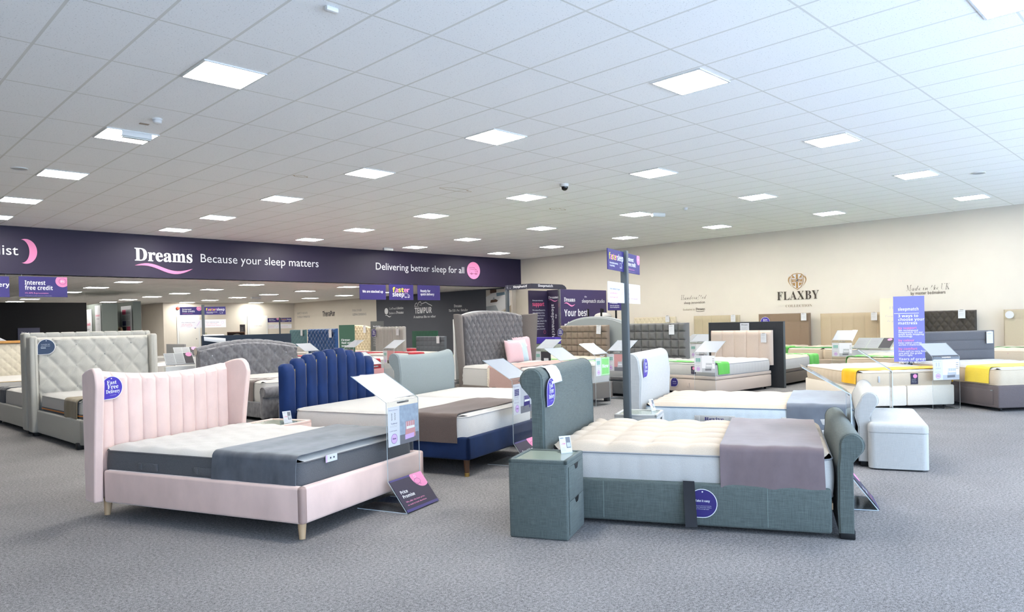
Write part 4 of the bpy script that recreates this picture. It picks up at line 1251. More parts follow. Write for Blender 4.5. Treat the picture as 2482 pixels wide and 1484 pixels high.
def cushion(label, x, y, z, az, lean, m, s=.44, th=.13, ticket=True):
    t = thing('cushion', label, 'cushion', (x, y, z), az, 'cushions on the tall grey winged bed')
    t.rotation_euler.x = radians(lean)
    b = B(); n = 16
    def P(i, j, sd):
        u = -1 + 2 * i / n; v = -1 + 2 * j / n
        pin = 1 - .10 * (1 - abs(u) ** 2) * abs(v) ** 6 - .10 * (1 - abs(v) ** 2) * abs(u) ** 6
        e = max(0, (1 - u ** 4) * (1 - v ** 4)) ** .55
        x_ = u * s / 2 * (1 - .07 * (1 - u * u if abs(v) > .99 else 0) - .07 * (1 - v * v) * abs(u) ** 5)
        z_ = v * s / 2 * (1 - .07 * (1 - u * u) * abs(v) ** 5)
        return (x_, sd * (.004 + th / 2 * e), s / 2 + z_)
    vs = [P(i, j, 1) for j in range(n + 1) for i in range(n + 1)] + [P(i, j, -1) for j in range(n + 1) for i in range(n + 1)]
    K = (n + 1) ** 2; fs = []
    for j in range(n):
        for i in range(n):
            a = j * (n + 1) + i
            fs.append((a, a + n + 1, a + n + 2, a + 1)); fs.append((K + a, K + a + 1, K + a + n + 2, K + a + n + 1))
    W_ = n + 1
    rim = [i for i in range(W_)] + [j * W_ + n for j in range(1, n + 1)] + [n * W_ + i for i in range(n - 1, -1, -1)] + [j * W_ for j in range(n - 1, 0, -1)]
    for q in range(len(rim)):
        a, c = rim[q], rim[(q + 1) % len(rim)]; fs.append((a, c, K + c, K + a))
    b.add(vs, fs); b.obj('cover', m, t, 60)
    if ticket:
        b = B().box(-.035, .035, -.1, 0, 0, .002, M=FY(-s * .3, th * .42, s * .86) @ Matrix.Rotation(radians(20), 4, 'Z')); b.obj('swing_ticket', CARD, t, smooth=0)
    return t
PINKW = fab('pink_wool', (214, 178, 180), .12, .3)
cushion('front pink wool cushion with white swing ticket', 9.27, 9.6, .66, -86, 12, PINKW, .44)
cushion('pale blue cushion between the two pink cushions', 9.5, 9.72, .66, -92, 14, fab('pale_blue_wool', (190, 204, 212), .1), .45)
cushion('rear pink wool cushion leaning on the right wing', 9.66, 9.84, .66, -96, 8, PINKW, .5, ticket=False)
sx, sy = 9.32, 7.72
price_stand('clear stand with green New poster at the foot of the grey wool bed', 9.35, 7.62, -86, 'new', top_h=.84, icon='teal')
price_stand('clear stand whose white lectern rises behind the green-grey scroll', 7.75, 6.9, -88, 'room', top_h=.84)
# ------------------------------------------------------------------ wall and hanging signs
SGM = [INDIGO, WHITEP, PINKP, YELP, CORAL, LGREYP, LILAC]
def lettering(name, label, M, fn, mats, cat='wall lettering', group=None):
    b = B(); fn(b)
    o = b.obj(name, mats, None, smooth=0); o.matrix_world = M
    return tag(o, label, cat, group)
def swoosh(b, w, h, mi, t=.004, y0=0.0):
    n = 18; up_ = []; lo = []
    for k in range(n + 1):
        u = k / n; y = y0 + h * (.55 * sin(2.2 * pi * (u * .92 + .02)) * (1 - .25 * u) - .25 * u)
        th_ = h * .55 * sin(pi * min(1, max(0, u * 1.0))) ** .7 + .001
        up_.append((u * w, y)); lo.append((u * w, y - th_))
    vs = [(x, y, t) for x, y in up_] + [(x, y, t) for x, y in lo]
    b.add(vs, [(k, k + 1, n + 2 + k, n + 1 + k) for k in range(n)], mi)
YB = YF - .004
I4 = Matrix.Identity(4)
lettering('sign_lettering', 'white letters list at the left end of the purple band', WY(2.38, 3.19, YB), lambda b: text(b, 'specialist', I4, .225, 1.18, 'sans', 0, t=.01, res=3), [WHITEP], group='white lettering on the purple band')
def moon(b):
    o = [(.30 * cos(radians(a)) - .12, .285 * sin(radians(a))) for a in range(118, -119, -6)]
    i = [(.36 * cos(radians(a)) - .36, .29 * sin(radians(a))) for a in range(-62, 63, 6)]
    o = [(.215 * cos(radians(a)) , .28 * sin(radians(a))) for a in range(112, -113, -7)]
    i = [(.15 * cos(radians(a)) - .08, .262 * sin(radians(a))) for a in range(-84, 85, 7)]
    b.poly(o + i, .012)
lettering('moon_sign', 'pink crescent moon on the purple band', WY(3.70, 3.285, YB), moon, [PINKP], 'emblem')
def logo(b, w, h):
    text(b, 'Dreams', I4, h, w, 'serif', 0, t=.01, res=3, wt=.012)
    swoosh(b, w, h * .5, 1, .01, -h * .42)
lettering('logo_sign', 'large white serif shop name with pink swoosh on the purple band', WY(5.94, 3.185, YB), lambda b: logo(b, 1.38, .32), [WHITEP, PINKP], 'logo')
lettering('sign_lettering', 'white Because your sleep matters lettering on the purple band', WY(7.53, 3.21, YB), lambda b: text(b, 'Because your sleep matters', I4, .225, 3.4, 'sans', 0, t=.01, res=3), [WHITEP], group='white lettering on the purple band')
lettering('sign_lettering', 'white Delivering better sleep for all lettering on the purple band', WY(12.92, 3.215, YB), lambda b: text(b, 'Delivering better sleep for all', I4, .225, 3.64, 'sans', 0, t=.01, res=3), [WHITEP], group='white lettering on the purple band')
def vanc(b):
    b.poly(circle(.305, 40), .01, None, 0); van(b, T2(-.19, -.17), .38, 1, .014); text(b, 'Dreams', T2(-.15, .03), .035, .18, 'serif', 1, t=.014)
lettering('van_sign', 'pink disc with delivery van outline at the end of the purple band', WY(17.0, 3.33, YB), vanc, [PINKP, PURPLE], 'emblem')
# hanging panels below the band
def hang_panel(label, x0, x1, z0, z1, fn, y=YF - .12):
    t = thing('hanging_sign', label, 'hanging sign', (x0, y, z0), 90, 'indigo signs hung below the purple band')
    w, h = x1 - x0, z1 - z0
    F = WY(0, 0, 0)
    b = B().box(0, w, 0, .012, 0, h)
    b.obj('panel', INDIGO, t, smooth=0)
    b = B(); fn(b, WY(0, 0, -.001), w, h); b.obj('print', SGM, t, smooth=0)
    for q in (.06, w - .06): B().tube([(q, .006, h), (q, .006, max(h + .04, ZR - z0 - .02))], .003, 5).obj('wire', STEEL, t)
    return t
hang_panel('indigo hanging sign cut off at the left edge of the photo', 2.42, 3.36, 2.24, 2.70, lambda b, F, w, h: text(b, 'Free delivery', F @ T2(.12, h * .5), .09, None, 'bold', 1, t=.003))
hang_panel('indigo hanging sign reading Interest free credit with pink disc', 3.53, 4.46, 2.25, 2.71, lambda b, F, w, h: sign_text_face(b, 'credit', F @ T2(0, 0, -.002), w, h))
hang_panel('indigo hanging sign reading We are stocked up', 12.24, 13.2, 2.25, 2.73, lambda b, F, w, h: text(b, 'We are stocked up', F @ T2(.1, h * .46), .075, w * .78, 'bold', 1, t=.003))
def fstr(b, F, w, h):
    for i, c in enumerate('faster'): text(b, c, F @ T2(w * (.14 + .118 * i), h * .5), .15, w * .108, 'bold', 3 if i in (0, 1, 3) and i != 1 else (2 if i in (1, 4, 5) else 3), t=.003)
    text(b, 'sleep', F @ T2(w * .14, h * .22), .14, w * .46, 'bold', 1, t=.003); van(b, F @ T2(w * .62, h * .12), w * .22, 1, .003)
hang_panel('indigo hanging sign reading faster sleep with a van outline', 13.32, 14.27, 2.25, 2.75, fstr)
def rdy(b, F, w, h):
    text(b, 'Ready for', F @ T2(.12, h * .54), .075, w * .43, 'bold', 1, t=.003); text(b, 'quick delivery', F @ T2(.12, h * .32), .075, w * .6, 'bold', 1, t=.003)
hang_panel('indigo hanging sign reading Ready for quick delivery', 14.44, 15.38, 2.25, 2.75, rdy)
# lettering on the cream wall
XW = XR - .003
FLT = [BROWNP, TAUPEP, GOLD, CARD, GREYP]
def flax(b): text(b, 'FLAXBY', I4, .24, 1.2, 'serif', 0, t=.02, res=3, wt=-.004, gap=1.05)
lettering('wall_lettering', 'large dark serif letters under the gold crest on the cream wall', WX(9.38, 1.885, XW), flax, FLT, group='lettering on the cream wall')
lettering('wall_lettering', 'small spaced COLLECTION lettering on the cream wall', WX(9.14, 1.675, XW), lambda b: text(b, 'COLLECTION', I4, .075, .76, 'serif', 1, t=.008, wt=-.012), FLT, group='lettering on the cream wall')
def crest(b):
    def sh(k): return [(.17 * k, .16 * k), (.12 * k, .205 * k), (0, .225 * k), (-.12 * k, .205 * k), (-.17 * k, .16 * k), (-.165 * k, -.02 * k), (-.11 * k, -.14 * k), (0, -.22 * k), (.11 * k, -.14 * k), (.165 * k, -.02 * k)]
    b.poly(sh(1.05), .015, None, 2); b.poly(sh(.96), .018, None, 3)
    b.poly([(-.03, -.19), (.03, -.19), (.03, .205), (-.03, .205)], .021, None, 2); b.box(-.15, .15, -.01, .075, 0, .021, mi=2)
    for sx in (1, -1):
        b.poly([(sx * .05, .1), (sx * .14, .1), (sx * .14, .19), (sx * .125, .19)][::sx], .021, None, 2)
        b.poly([(sx * .05, -.03), (sx * .15, -.03), (sx * .1, -.11), (sx * .06, -.13)][::sx], .021, None, 2)
        stroke(b, [(sx * (.2 + .05 * sin(a * 1.2)), .16 - .09 * a) for a in [k * .25 for k in range(14)]], lambda k: .045 * (1.05 - k), I4, 2, .012)
        stroke(b, [(sx * (.235 + .03 * cos(a)), .17 + .03 * sin(a)) for a in [k * .5 for k in range(11)]], .014, I4, 3, .014)
    text(b, 'HANDMADE', T2(0, .04), .026, .25, 'serif', 3, 'C', .024, res=1); text(b, 'IN THE UK', T2(0, .0), .026, .2, 'serif', 3, 'C', .024, res=1)
lettering('crest_sign', 'gold shield crest emblem on the cream wall', WX(8.79, 2.38, XW), crest, FLT, 'emblem')
lettering('wall_lettering', 'thin script Handcrafted lettering on the cream wall', WX(12.58, 2.02, XW), lambda b: text(b, 'Handcrafted', I4, .15, .92, 'script', 0, t=.006, wt=-.022, res=1), FLT, group='lettering on the cream wall')
lettering('wall_lettering', 'small sleep innovation lettering under the script on the cream wall', WX(12.46, 1.885, XW), lambda b: text(b, 'sleep innovation', I4, .075, .74, 'sans', 0, t=.006), FLT, group='lettering on the cream wall')
def excl(b): text(b, 'Exclusive to', I4, .06, .43, 'sans', 1, t=.006); text(b, 'Dreams', T2(.46, 0), .075, .32, 'serif', 0, t=.006); stroke(b, [(.46 + .3 * k / 8, -.03 - .02 * sin(pi * k / 8)) for k in range(9)], .012, I4, 0, .006)
lettering('wall_lettering', 'lowest small line of lettering left of the gold crest', WX(12.5, 1.68, XW), excl, FLT, group='lettering on the cream wall')
lettering('wall_lettering', 'thin script Made in the UK lettering on the cream wall', WX(5.98, 1.985, XW), lambda b: text(b, 'Made in the UK', I4, .15, .99, 'script', 0, t=.006, wt=-.022, res=1), FLT, group='lettering on the cream wall')
lettering('wall_lettering', 'small by master bedmakers lettering on the cream wall', WX(5.87, 1.885, XW), lambda b: text(b, 'by master bedmakers', I4, .08, .78, 'sans', 0, t=.006), FLT, group='lettering on the cream wall')
# rear side wall
XS = 18.797
RW = [DKP, GREYP, WHITEP, TAUPEP]
lettering('wall_lettering', 'dark rounded brand lettering on the cream rear wall', WX(33.58, 1.98, XS), lambda b: text(b, 'TheraPur', I4, .26, 1.2, 'bold', 0, t=.01), RW, group='lettering on the rear walls')
def two(a, c, w1, w2, h=.11, d=.2):
    def f(b): text(b, a, T2(0, d), h, w1, 'sans', 1, t=.006, res=1); text(b, c, I4, h, w2, 'sans', 1, t=.006, res=1)
    return f
lettering('wall_lettering', 'two grey lines about body temperature on the cream rear wall', WX(36.25, 1.95, XS), two('ADAPTS TO REGULATE', 'YOUR BODY TEMPERATURE', 1.1, 1.35), RW, group='lettering on the rear walls')
lettering('wall_lettering', 'two grey lines about a cooler sleeping experience on the cream rear wall', WX(30.75, 1.95, XS), two('FOR A COOLER', 'SLEEPING EXPERIENCE', .8, 1.2), RW, group='lettering on the rear walls')
XD = 18.767
def cool(b):
    b.poly(circle(.14, 20, .1, .14), .006, None, 2)
    text(b, 'CoolTouch', T2(.33, .2), .1, .55, 'sans', 2, t=.006, res=1); text(b, 'Collection', T2(.92, .2), .1, .5, 'bold', 2, t=.006, res=1)
    text(b, 'Exclusive to', T2(.33, 0), .1, .5, 'sans', 2, t=.006, res=1); text(b, 'Dreams', T2(.88, 0), .13, .55, 'serif', 2, t=.006, res=1); swoosh(b, .5, .07, 2, .006, -.06)
lettering('wall_lettering', 'white disc and two lines of lettering on the slate wall', WX(27.95, 1.95, XD), cool, RW, group='lettering on the rear walls')
def temp(b):
    text(b, 'TEMPUR', I4, .24, 1.2, 'bold', 2, t=.01, wt=.01)
    stroke(b, [(.0, .3), (.06, .42), (.16, .46), (.22, .36), (.3, .47), (.42, .5), (.5, .4), (.62, .43), (.8, .46), (.98, .38), (1.12, .34), (1.22, .29)], .03, I4, 2, .01)
    stroke(b, [(.0, .3), (.1, .29), (.2, .33), (.27, .29)], .02, I4, 2, .01); stroke(b, [(.36, .36), (.5, .35)], .018, I4, 2, .01)
lettering('wall_lettering', 'white block lettering with reclining figure outline on the slate wall', WX(25.68, 1.93, XD), temp, RW, group='lettering on the rear walls')
lettering('wall_lettering', 'white line A mattress like no other on the slate wall', WX(25.78, 1.73, XD), lambda b: text(b, 'A mattress like no other', I4, .11, 1.55, 'sans', 2, t=.006, wt=.01, res=1), RW, group='lettering on the rear walls')
def ukd(b): text(b, 'Dreams', T2(.34, .17), .12, .5, 'serif', 2, t=.006); swoosh(b, .0001, .001, 2); text(b, "The UK's No.1 Retailer", I4, .1, 1.2, 'serif', 2, t=.006, res=1)
lettering('wall_lettering', 'white two line lettering on the slate wall above the grey wool bed', WX(23.35, 1.94, XD), ukd, RW, group='lettering on the rear walls')
# bed photograph poster on the slate wall
t = thing('wall_poster', 'large photo poster of a bed on the slate wall', 'poster', (18.75, 21.0, 1.3), 180)
F = FR((0, 0, 0), (0, -1, 0), (0, 0, 1))
PM = [mat('poster_beige', (196, 188, 178), .7), mat('poster_sheet', (206, 206, 208), .7), mat('poster_blue', (110, 134, 150), .7), mat('poster_brown', (84, 62, 50), .7), mat('poster_grey', (150, 156, 162), .7), mat('poster_taupe', (150, 138, 120), .7)]
b = B().box(0, 1.45, 0, 1.42, 0, .02, mi=0)
b.poly([(0, .3), (1.35, .78), (1.35, 1.25), (.5, 1.32), (0, 1.15)], .024, None, 1); b.poly([(0, 0), (.75, 0), (.75, .52), (.55, .82), (0, .78)], .026, None, 4)
b.poly([(.75, 0), (1.4, .35), (1.4, .8), (.75, .45)], .025, None, 5); b.poly([(.62, 1.15), (1.1, 1.2), (1.06, 1.3), (.6, 1.28)], .028, None, 2)
b.poly([(.25, .92), (.62, .94), (.68, 1.0), (.55, 1.05), (.28, 1.02)], .028, None, 3); b.poly(circle(.05, 10, .45, 1.07), .03, None, 4); b.poly([(.25, 1.28), (.6, 1.3), (.6, 1.42), (.25, 1.42)], .027, None, 3)
o = b.obj('print', PM, t, smooth=0); o.matrix_local = Matrix.Rotation(radians(-90), 4, 'Z') @ Matrix.Identity(4)
o.matrix_parent_inverse = Matrix.Identity(4)
t.rotation_euler = (0, 0, 0); o.matrix_local = F
# ------------------------------------------------------------------ pole signs
def pole_sign(label, x, y, az, H, w, h, faces, z1, z2, pw=.06):
    """square post with two rows of boards either side; boards run along local X"""
    t = thing('sign_post', label, 'sign post', (x, y, 0), az)
    B().box(-pw / 2, pw / 2, -pw / 2, pw / 2, .012, H, .004).obj('post', METAL, t)
    B().box(-.2, .2, -.2, .2, 0, .014, .003).obj('foot_plate', METAL, t)
    for (kind, side, row) in faces:
        z = (z1, z2)[row]
        # seen from +Y: left = +X
        x0 = pw / 2 if side == 'L' else -pw / 2 - w
        B().box(x0, x0 + w, -.004, .0, z, z + h).obj('board', WHITEP if kind in ('team', 'recycle', 'years') else INDIGO, t, smooth=0)
        bb = B(); sign_text_face(bb, kind, FY(x0 + w, .0, z), w, h); bb.obj('board_print', SGM, t, smooth=0)
    return t
pole_sign('dark square post with sign boards, standing beside the pale bedside table', 5.41, 4.12, -70, 2.055, .46, .185, [('faster', 'L', 0), ('credit', 'R', 0), ('team', 'L', 1), ('years', 'R', 1)], 1.855, 1.565, .062)
pole_sign('dark post with sign boards in the rear room above the velvet bed', 7.78, 20.3, -111, 2.10, .53, .22, [('credit', 'L', 0), ('faster', 'R', 0), ('team', 'L', 1), ('recycle', 'R', 1)], 1.83, 1.48, .075)
pole_sign('small dark post with sign boards by the far corner', 16.2, 33.0, -118, 1.94, .5, .2, [('credit', 'L', 0), ('faster', 'R', 0), ('team', 'L', 1), ('recycle', 'R', 1)], 1.72, 1.42, .07)
# ------------------------------------------------------------------ kiosk and boards
t = thing('kiosk', 'navy kiosk with two headers above a support panel', 'kiosk', (0, 0, 0), 90)
NAVP = mat('kiosk_navy', (46, 46, 62), .5); DKPUR = mat('kiosk_plum', (52, 42, 68), .5)
x0, x1, y0, y1 = 14.68, 16.1, 14.5, 15.6
b = B().box(x0, x0 + .1, y0, y1, 2.39, 2.53).box(x0 + .1, x1 - .25, y0, y0 + .1, 2.39, 2.53)
pts = [(0, 0), (.32, 0), (.30, .05), (.24, .1), (.14, .135), (0, .14)]
b.poly(pts, .1, FR((x1 - .25, y0 + .1, 2.39), (1, 0, 0), (0, 0, 1)) )
h = b.obj('header', NAVP, t, smooth=0)
b = B(); text(b, 'Sleepmatch', FR((x0 - .003, y1 - .35, 2.435), (0, -1, 0), (0, 0, 1)), .06, .56, 'bold', 0); text(b, 'Sleepmatch', WY(x0 + .26, 2.44, y0 - .003), .07, .62, 'bold', 0)
rnd = random.Random(4)
for k in range(16): b.poly(circle(rnd.uniform(.004, .01), 6, rnd.uniform(0, 1.1), rnd.uniform(.01, .13)), .003, FR((x0 - .002, y1, 2.39), (0, -1, 0), (0, 0, 1)))
b.obj('header_lettering', WHITEP, h, smooth=0)
for q in ((x0 + .03, y1 - .05), (x1 - .05, y1 - .05)): B().box(q[0] - .04, q[0] + .04, q[1] - .04, q[1] + .04, 0, 2.39).obj('post', METAL, t, smooth=0)
sp = B().box(15.08, 15.85, 15.0, 15.05, 0, 2.36).obj('support_panel', DKPUR, t, smooth=0)
b = B(); M = WY(15.2, 0, 14.997)
text(b, 'Choose your mattress by', M @ T2(0, 2.05), .035, .45, 'bold', 0, res=1); text(b, 'support', M @ T2(0, 1.9), .12, .5, 'bold', 1)
lines(b, M @ T2(0, 1.76), .6, 8, .042, .08, 0, seed=3, words='We recommend Sleepmatch the science behind good sleep A smart piece of tech that calculates the correct support for your body shape using body mapping'); ring(b, .05, .008, M @ T2(.5, 1.12), 1)
b.obj('panel_lettering', [WHITEP, CORAL], sp, smooth=0)
t = thing('sign_board', 'tall plum side panel with vertical white lettering beside the kiosk', 'sign board', (15.86, 15.22, 0), 180)
t.rotation_euler = (0, 0, 0)
pb = B().box(0, .03, -.72, -.2, .0, 2.38).obj('panel', DKPUR, t, smooth=0)
b = B(); F = FR((-.003, -.26, 2.12), (0, -1, 0), (0, 0, 1))
text(b, 'Dreams', F, .08, .4, 'serif', 0)
s2 = B(); swoosh(s2, .38, .05, 1, .002, -.04); b.add(s2.v, s2.f, 1, F)
V = FR((-.003, -.38, 1.95), (0, 0, -1), (0, -1, 0))
text(b, 'sleepmatch studio', V, .13, 1.6, 'sans', 0, wt=.004); text(b, 'the', V @ T2(.3, .15), .07, None, 'sans', 0)
b.obj('lettering', [WHITEP, PINKP], pb, smooth=0)
t = thing('sign_board', 'wide purple board reading Your best night above the brown headboard', 'sign board', (15.88, 14.5, 0), 90)
pb = B().box(.0, 2.17, 0, .05, .5, 2.385, .004).obj('panel', mat('board_purple', (62, 52, 92), .5), t, smooth=0)
B().box(-.03, .0, -.01, .06, .0, 2.39).box(2.17, 2.2, 0, .05, 0, 2.38).obj('frame', STEEL, t, smooth=0)
b = B(); F = WY(0, 0, -.003)
text(b, 'Dreams', F @ T2(.16, 2.02), .13, .5, 'serif', 0); s2 = B(); swoosh(s2, .5, .08, 1, .002, -.06); b.add(s2.v, s2.f, 1, F @ T2(.16, 2.02))
text(b, 'sleepmatch studio', F @ T2(.98, 1.99), .12, 1.1, 'sans', 0); text(b, 'the', F @ T2(1.1, 2.15), .06, None, 'sans', 0)
text(b, 'Your best', F @ T2(.16, 1.58), .2, 1.1, 'bold', 0); text(b, "night's sleep", F @ T2(.16, 1.2), .2, 1.5, 'bold', 0)
b.obj('lettering', [WHITEP, PINKP], pb, smooth=0)
# pillow rack
t = thing('pillow_rack', 'black pillow rack with purple Pillows header', 'rack', (16.85, 13.45, 0), 90)
for xx in (-.35, .35):
    for yy in (0, .5): B().box(xx - .02, xx + .02, yy - .02, yy + .02, 0, 1.78).obj('upright', BLACK, t, smooth=0)
hd = B().box(-.05, .75, -.03, 0, 1.72, 2.05, .02).obj('header', INDIGO, t, smooth=0)
b = B(); text(b, 'Pillows', WY(.02, 1.92, -.034), .07, .36, 'bold', 0); text(b, 'Choose the right pillow', WY(.02, 1.85, -.034), .03, .45, 'bold', 0, res=1); text(b, 'for your sleeping position', WY(.02, 1.8, -.034), .03, .45, 'bold', 0, res=1); b.obj('lettering', WHITEP, hd, smooth=0)
for z in (1.45, 1.1, .75): B().box(-.35, .35, 0, .5, z - .02, z).obj('shelf', BLACK, t, smooth=0)
B().box(-.36, .36, -.02, .0, .86, .98).obj('shelf_edge', VIOLET, t, smooth=0)
PKF = fab('coral_pillow', (226, 130, 150), .08)
for k, (z, m, lb) in enumerate(((1.45, TICKW, 'white pillow on the top shelf of the pillow rack'), (1.1, PKF, 'coral pillow on the middle shelf of the pillow rack'), (.75, TICKW, 'white pillow on the lowest shelf of the pillow rack'))):
    o = B().ball((0, 0, 0), .3, 10, sq=(1.05, .75, .36)).obj('pillow', m, None); o.location = (16.85, 13.67, z + .108); tag(o, lb, 'pillow', 'pillows on the rack')
# purple shelf counter under the tall panel
t = thing('display_counter', 'low counter with purple edge below the vertical lettering panel', 'counter', (14.3, 13.6, 0), 180)
B().box(-.5, .5, -.2, .2, 0, .82).obj('cabinet', mat('counter_sage', (170, 176, 160), .6), t, smooth=0)
B().box(-.52, .52, -.22, .22, .84, 1.0).obj('edge', VIOLET, t, smooth=0)
# banners
def banner(label, x, y, az, w, z0, z1, m, fn):
    t = thing('banner', label, 'banner', (x, y, 0), az)
    B().box(-w / 2, w / 2, -.015, 0, z0, z1).obj('panel', m, t, smooth=0)
    b = B(); fn(b, FY(w / 2, .002, z0), w, z1 - z0); b.obj('print', SGM, t, smooth=0)
    B().box(-w / 2, w / 2, -.12, .08, 0, .03).box(-.02, .02, -.03, -.015, 0.03, z1).obj('stand', METAL, t, smooth=0)
    return t
def slm(b, F, w, h):
    text(b, 'sleepmatch', F @ T2(w * .15, h * .78), .05, w * .66, 'bold', 1); b.box(w * .02, w * .82, h * .735, h * .742, 0, .001, mi=1, M=F)
    for k, s in enumerate(('3 ways to', 'choose your', 'mattress')): text(b, s, F @ T2(w * .15, h * (.68 - .055 * k)), .045, None, 'bold', 1)
    y = .50
    for hd_, ls in (('by support', ('We recommend', "Sleepmatch, it's our", 'quick body mapping', 'technology')), ('by colour', ('Easy colour coding', 'across 3 mattress types')), ('by comfort', ('From soft to very firm,', 'you pick the grade', "that's right"))):
        text(b, hd_, F @ T2(w * .15, h * y), .036, None, 'bold', 2); y -= .034
        for s in ls: text(b, s, F @ T2(w * .15, h * y), .026, None, 'bold', 1, res=1); y -= .03
        y -= .035
    text(b, 'Years of great', F @ T2(w * .15, h * y), .04, None, 'bold', 1); text(b, 'sleep is worth', F @ T2(w * .15, h * (y - .045)), .04, None, 'bold', 1)
banner('tall violet banner listing three ways to choose a mattress', 12.76, 3.9, 205, .46, .62, 1.70, mat('banner_violet', (122, 124, 204), .4), slm)
def flb(b, F, w, h):
    text(b, 'FLAXBY', F @ T2(w * .28, h * .78), .06, w * .5, 'serif', 5); text(b, 'From our home', F @ T2(w * .15, h * .62), .05, w * .7, 'script', 5, res=1); text(b, 'to your home', F @ T2(w * .22, h * .52), .05, w * .6, 'script', 5, res=1)
banner('cream banner half hidden behind the tall violet banner', 18.75, 6.0, 180, .8, .6, 1.81, mat('banner_cream', (232, 214, 190), .6), flb)
def grb(b, F, w, h):
    for k, s in enumerate(('Firmer', 'feel with', 'support')): text(b, s, F @ T2(w * .15, h * (.5 - .09 * k)), .06, None, 'bold', 1)
    lines(b, F @ T2(w * .15, h * .25), w * .6, 3, .025, .05, 1)
banner('dark green banner between the navy and cream headboards', 11.7, 19.5, 215, .5, .5, 1.47, FOREST, grb)
def gyb(b, F, w, h):
    text(b, 'bedsite', F @ T2(w * .2, h * .82), .05, None, 'bold', 1); b.box(0, w, h * .73, h * .735, 0, .002, mi=1, M=F); lines(b, F @ T2(w * .2, h * .68), w * .6, 9, .03, .06, 1, seed=6)
banner('grey banner with white lines left of the grey channelled headboard', 13.6, 20.75, 215, .46, .5, 1.58, mat('banner_grey', (112, 114, 112), .6), gyb)
banner('narrow dark banner in front of the far door', 15.7, 36.0, 205, .32, .4, 1.66, DKP, lambda b, F, w, h: lines(b, F @ T2(w * .2, h * .85), w * .6, 6, .03, .08, 1, seed=8))
# ------------------------------------------------------------------ left rear
struct(B().box(-4.05, 6.42, 26.0, 26.12, 0, 2.36).obj('wall_black_partition', BLACKWALL, smooth=0))
t = thing('wall_panel', 'small slate panel with white text on the black partition', 'panel', (4.62, 25.97, .98), 90)
B().box(0, .55, 0, .025, 0, .62).obj('panel', mat('slate_panel', (66, 66, 86), .6), t, smooth=0)
b = B()
for k, s in enumerate(("It's a", 'New class', 'feeling')): text(b, s, WY(.09, .44 - .085 * k, -.002), .06, None, 'bold', 0)
b.obj('lettering', WHITEP, t, smooth=0)
nb = B()
for k in range(15):
    a = k / 14
    p0 = Vector((2.2 + .02 * k, 18.4, 1.5 + .04 * a)); p1 = Vector((3.25 - .03 * k, 18.4, 1.16))
    pts = [p0.lerp(p1, u / 10) + Vector((0, 0, .12 * sin(pi * u / 10) * (1 - a * .8))) for u in range(11)]
    nb.tube(pts, .006, 5)
tag(nb.obj('cord_net', WHITEP), 'fan of white cords in front of the black partition', 'net')
GRB = mat('booth_grey_green', (112, 118, 112), .7)
t = thing('display_booth', 'grey-green display booth with white posters left of the rear doors', 'display booth', (0, 0, 0), 90)
B().box(6.95, 7.4, 26.4, 28.9, 0, 2.36).obj('left_fin', GRB, t, smooth=0)
B().box(7.95, 8.2, 26.7, 30.0, 0, 2.44).obj('right_fin', GRB, t, smooth=0)
B().box(7.4, 7.95, 29.2, 29.3, 0, 2.36).obj('back_panel', GRB, t, smooth=0)
def bposter(x, ya, yb, z0, z1, pic):
    b = B(); F = FR((x - .01, yb, z0), (0, -1, 0), (0, 0, 1)); w, h = yb - ya, z1 - z0
    b.box(0, w, 0, h, 0, .008, mi=0, M=F)
    rnd = random.Random(int(x * 100 + ya))
    if pic:
        for r in range(7):
            for c in range(2): b.box(w * (.12 + .4 * c), w * (.46 + .4 * c), h * (.1 + .12 * r), h * (.2 + .12 * r), .008, .01, mi=rnd.choice([1, 2, 3, 4, 5]), M=F)
    else:
        text(b, 'kaboodl', F @ T2(w * .12, h * .58), h * .07, w * .72, 'bold', 4, t=.01); text(b, 'the home', F @ T2(w * .25, h * .46), h * .05, w * .5, 'bold', 2, t=.01)
        lines(b, F @ T2(w * .2, h * .3), w * .6, 2, h * .02, h * .05, 2, t=.01)
    b.obj('poster', [CARD, DKP, GREYP, LGREYP, CORAL, INDIGO], t, smooth=0)
bposter(6.95, 27.5, 28.6, .9, 2.2, False); bposter(6.95, 26.5, 27.1, 1.45, 2.3, False); bposter(6.95, 26.5, 27.1, .6, 1.38, True); bposter(7.95, 26.8, 27.9, .7, 2.3, True)
t = thing('wooden_ring', 'pale wooden ring with a green leaf stem in the grey-green booth', 'ornament', (7.75, 27.4, 0), 180)
B().box(-.3, .3, -.1, .1, 0, 1.02).obj('shelf', GRB, t, smooth=0)
B().tube([(0.22 * cos(a), 0, 1.3 + .26 * sin(a)) for a in [2 * pi * k / 24 for k in range(24)]], .04, 8, close=True).obj('ring', OAK, t)
b = B().tube([(.2, 0, 1.4), (.3, 0, 1.7), (.42, .0, 1.9), (.55, 0, 2.0)], .012, 6)
for k in range(5): b.ball((.3 + .06 * k, 0, 1.7 + .07 * k), .05, 5, sq=(1, .3, .5))
b.obj('leaf_stem', mat('leaf_green', (120, 150, 70), .6), t)
small('alarm_detector', 'red round alarm sounder high on the far wall', 'alarm', B().ball((0, 0, 0), .08, 8, sq=(1, .6, 1)), mat('alarm_red', (196, 60, 44), .5), (12.85, 36.55, 2.5))
small('switch_plate', 'small beige switch plate beside the far door', 'switch', B().box(-.08, .08, -.02, 0, -.05, .05, .004), mat('switch_beige', (176, 172, 146), .5), (14.1, 36.6, 1.25))
emr = thing('ceiling_emergency_light', 'white emergency light box on the low rear ceiling', 'emergency light', (13.6, 29.8, ZR), 90)
B().box(-.2, .2, -.05, .05, -.08, 0, .01).obj('body', WHITEPL, emr)
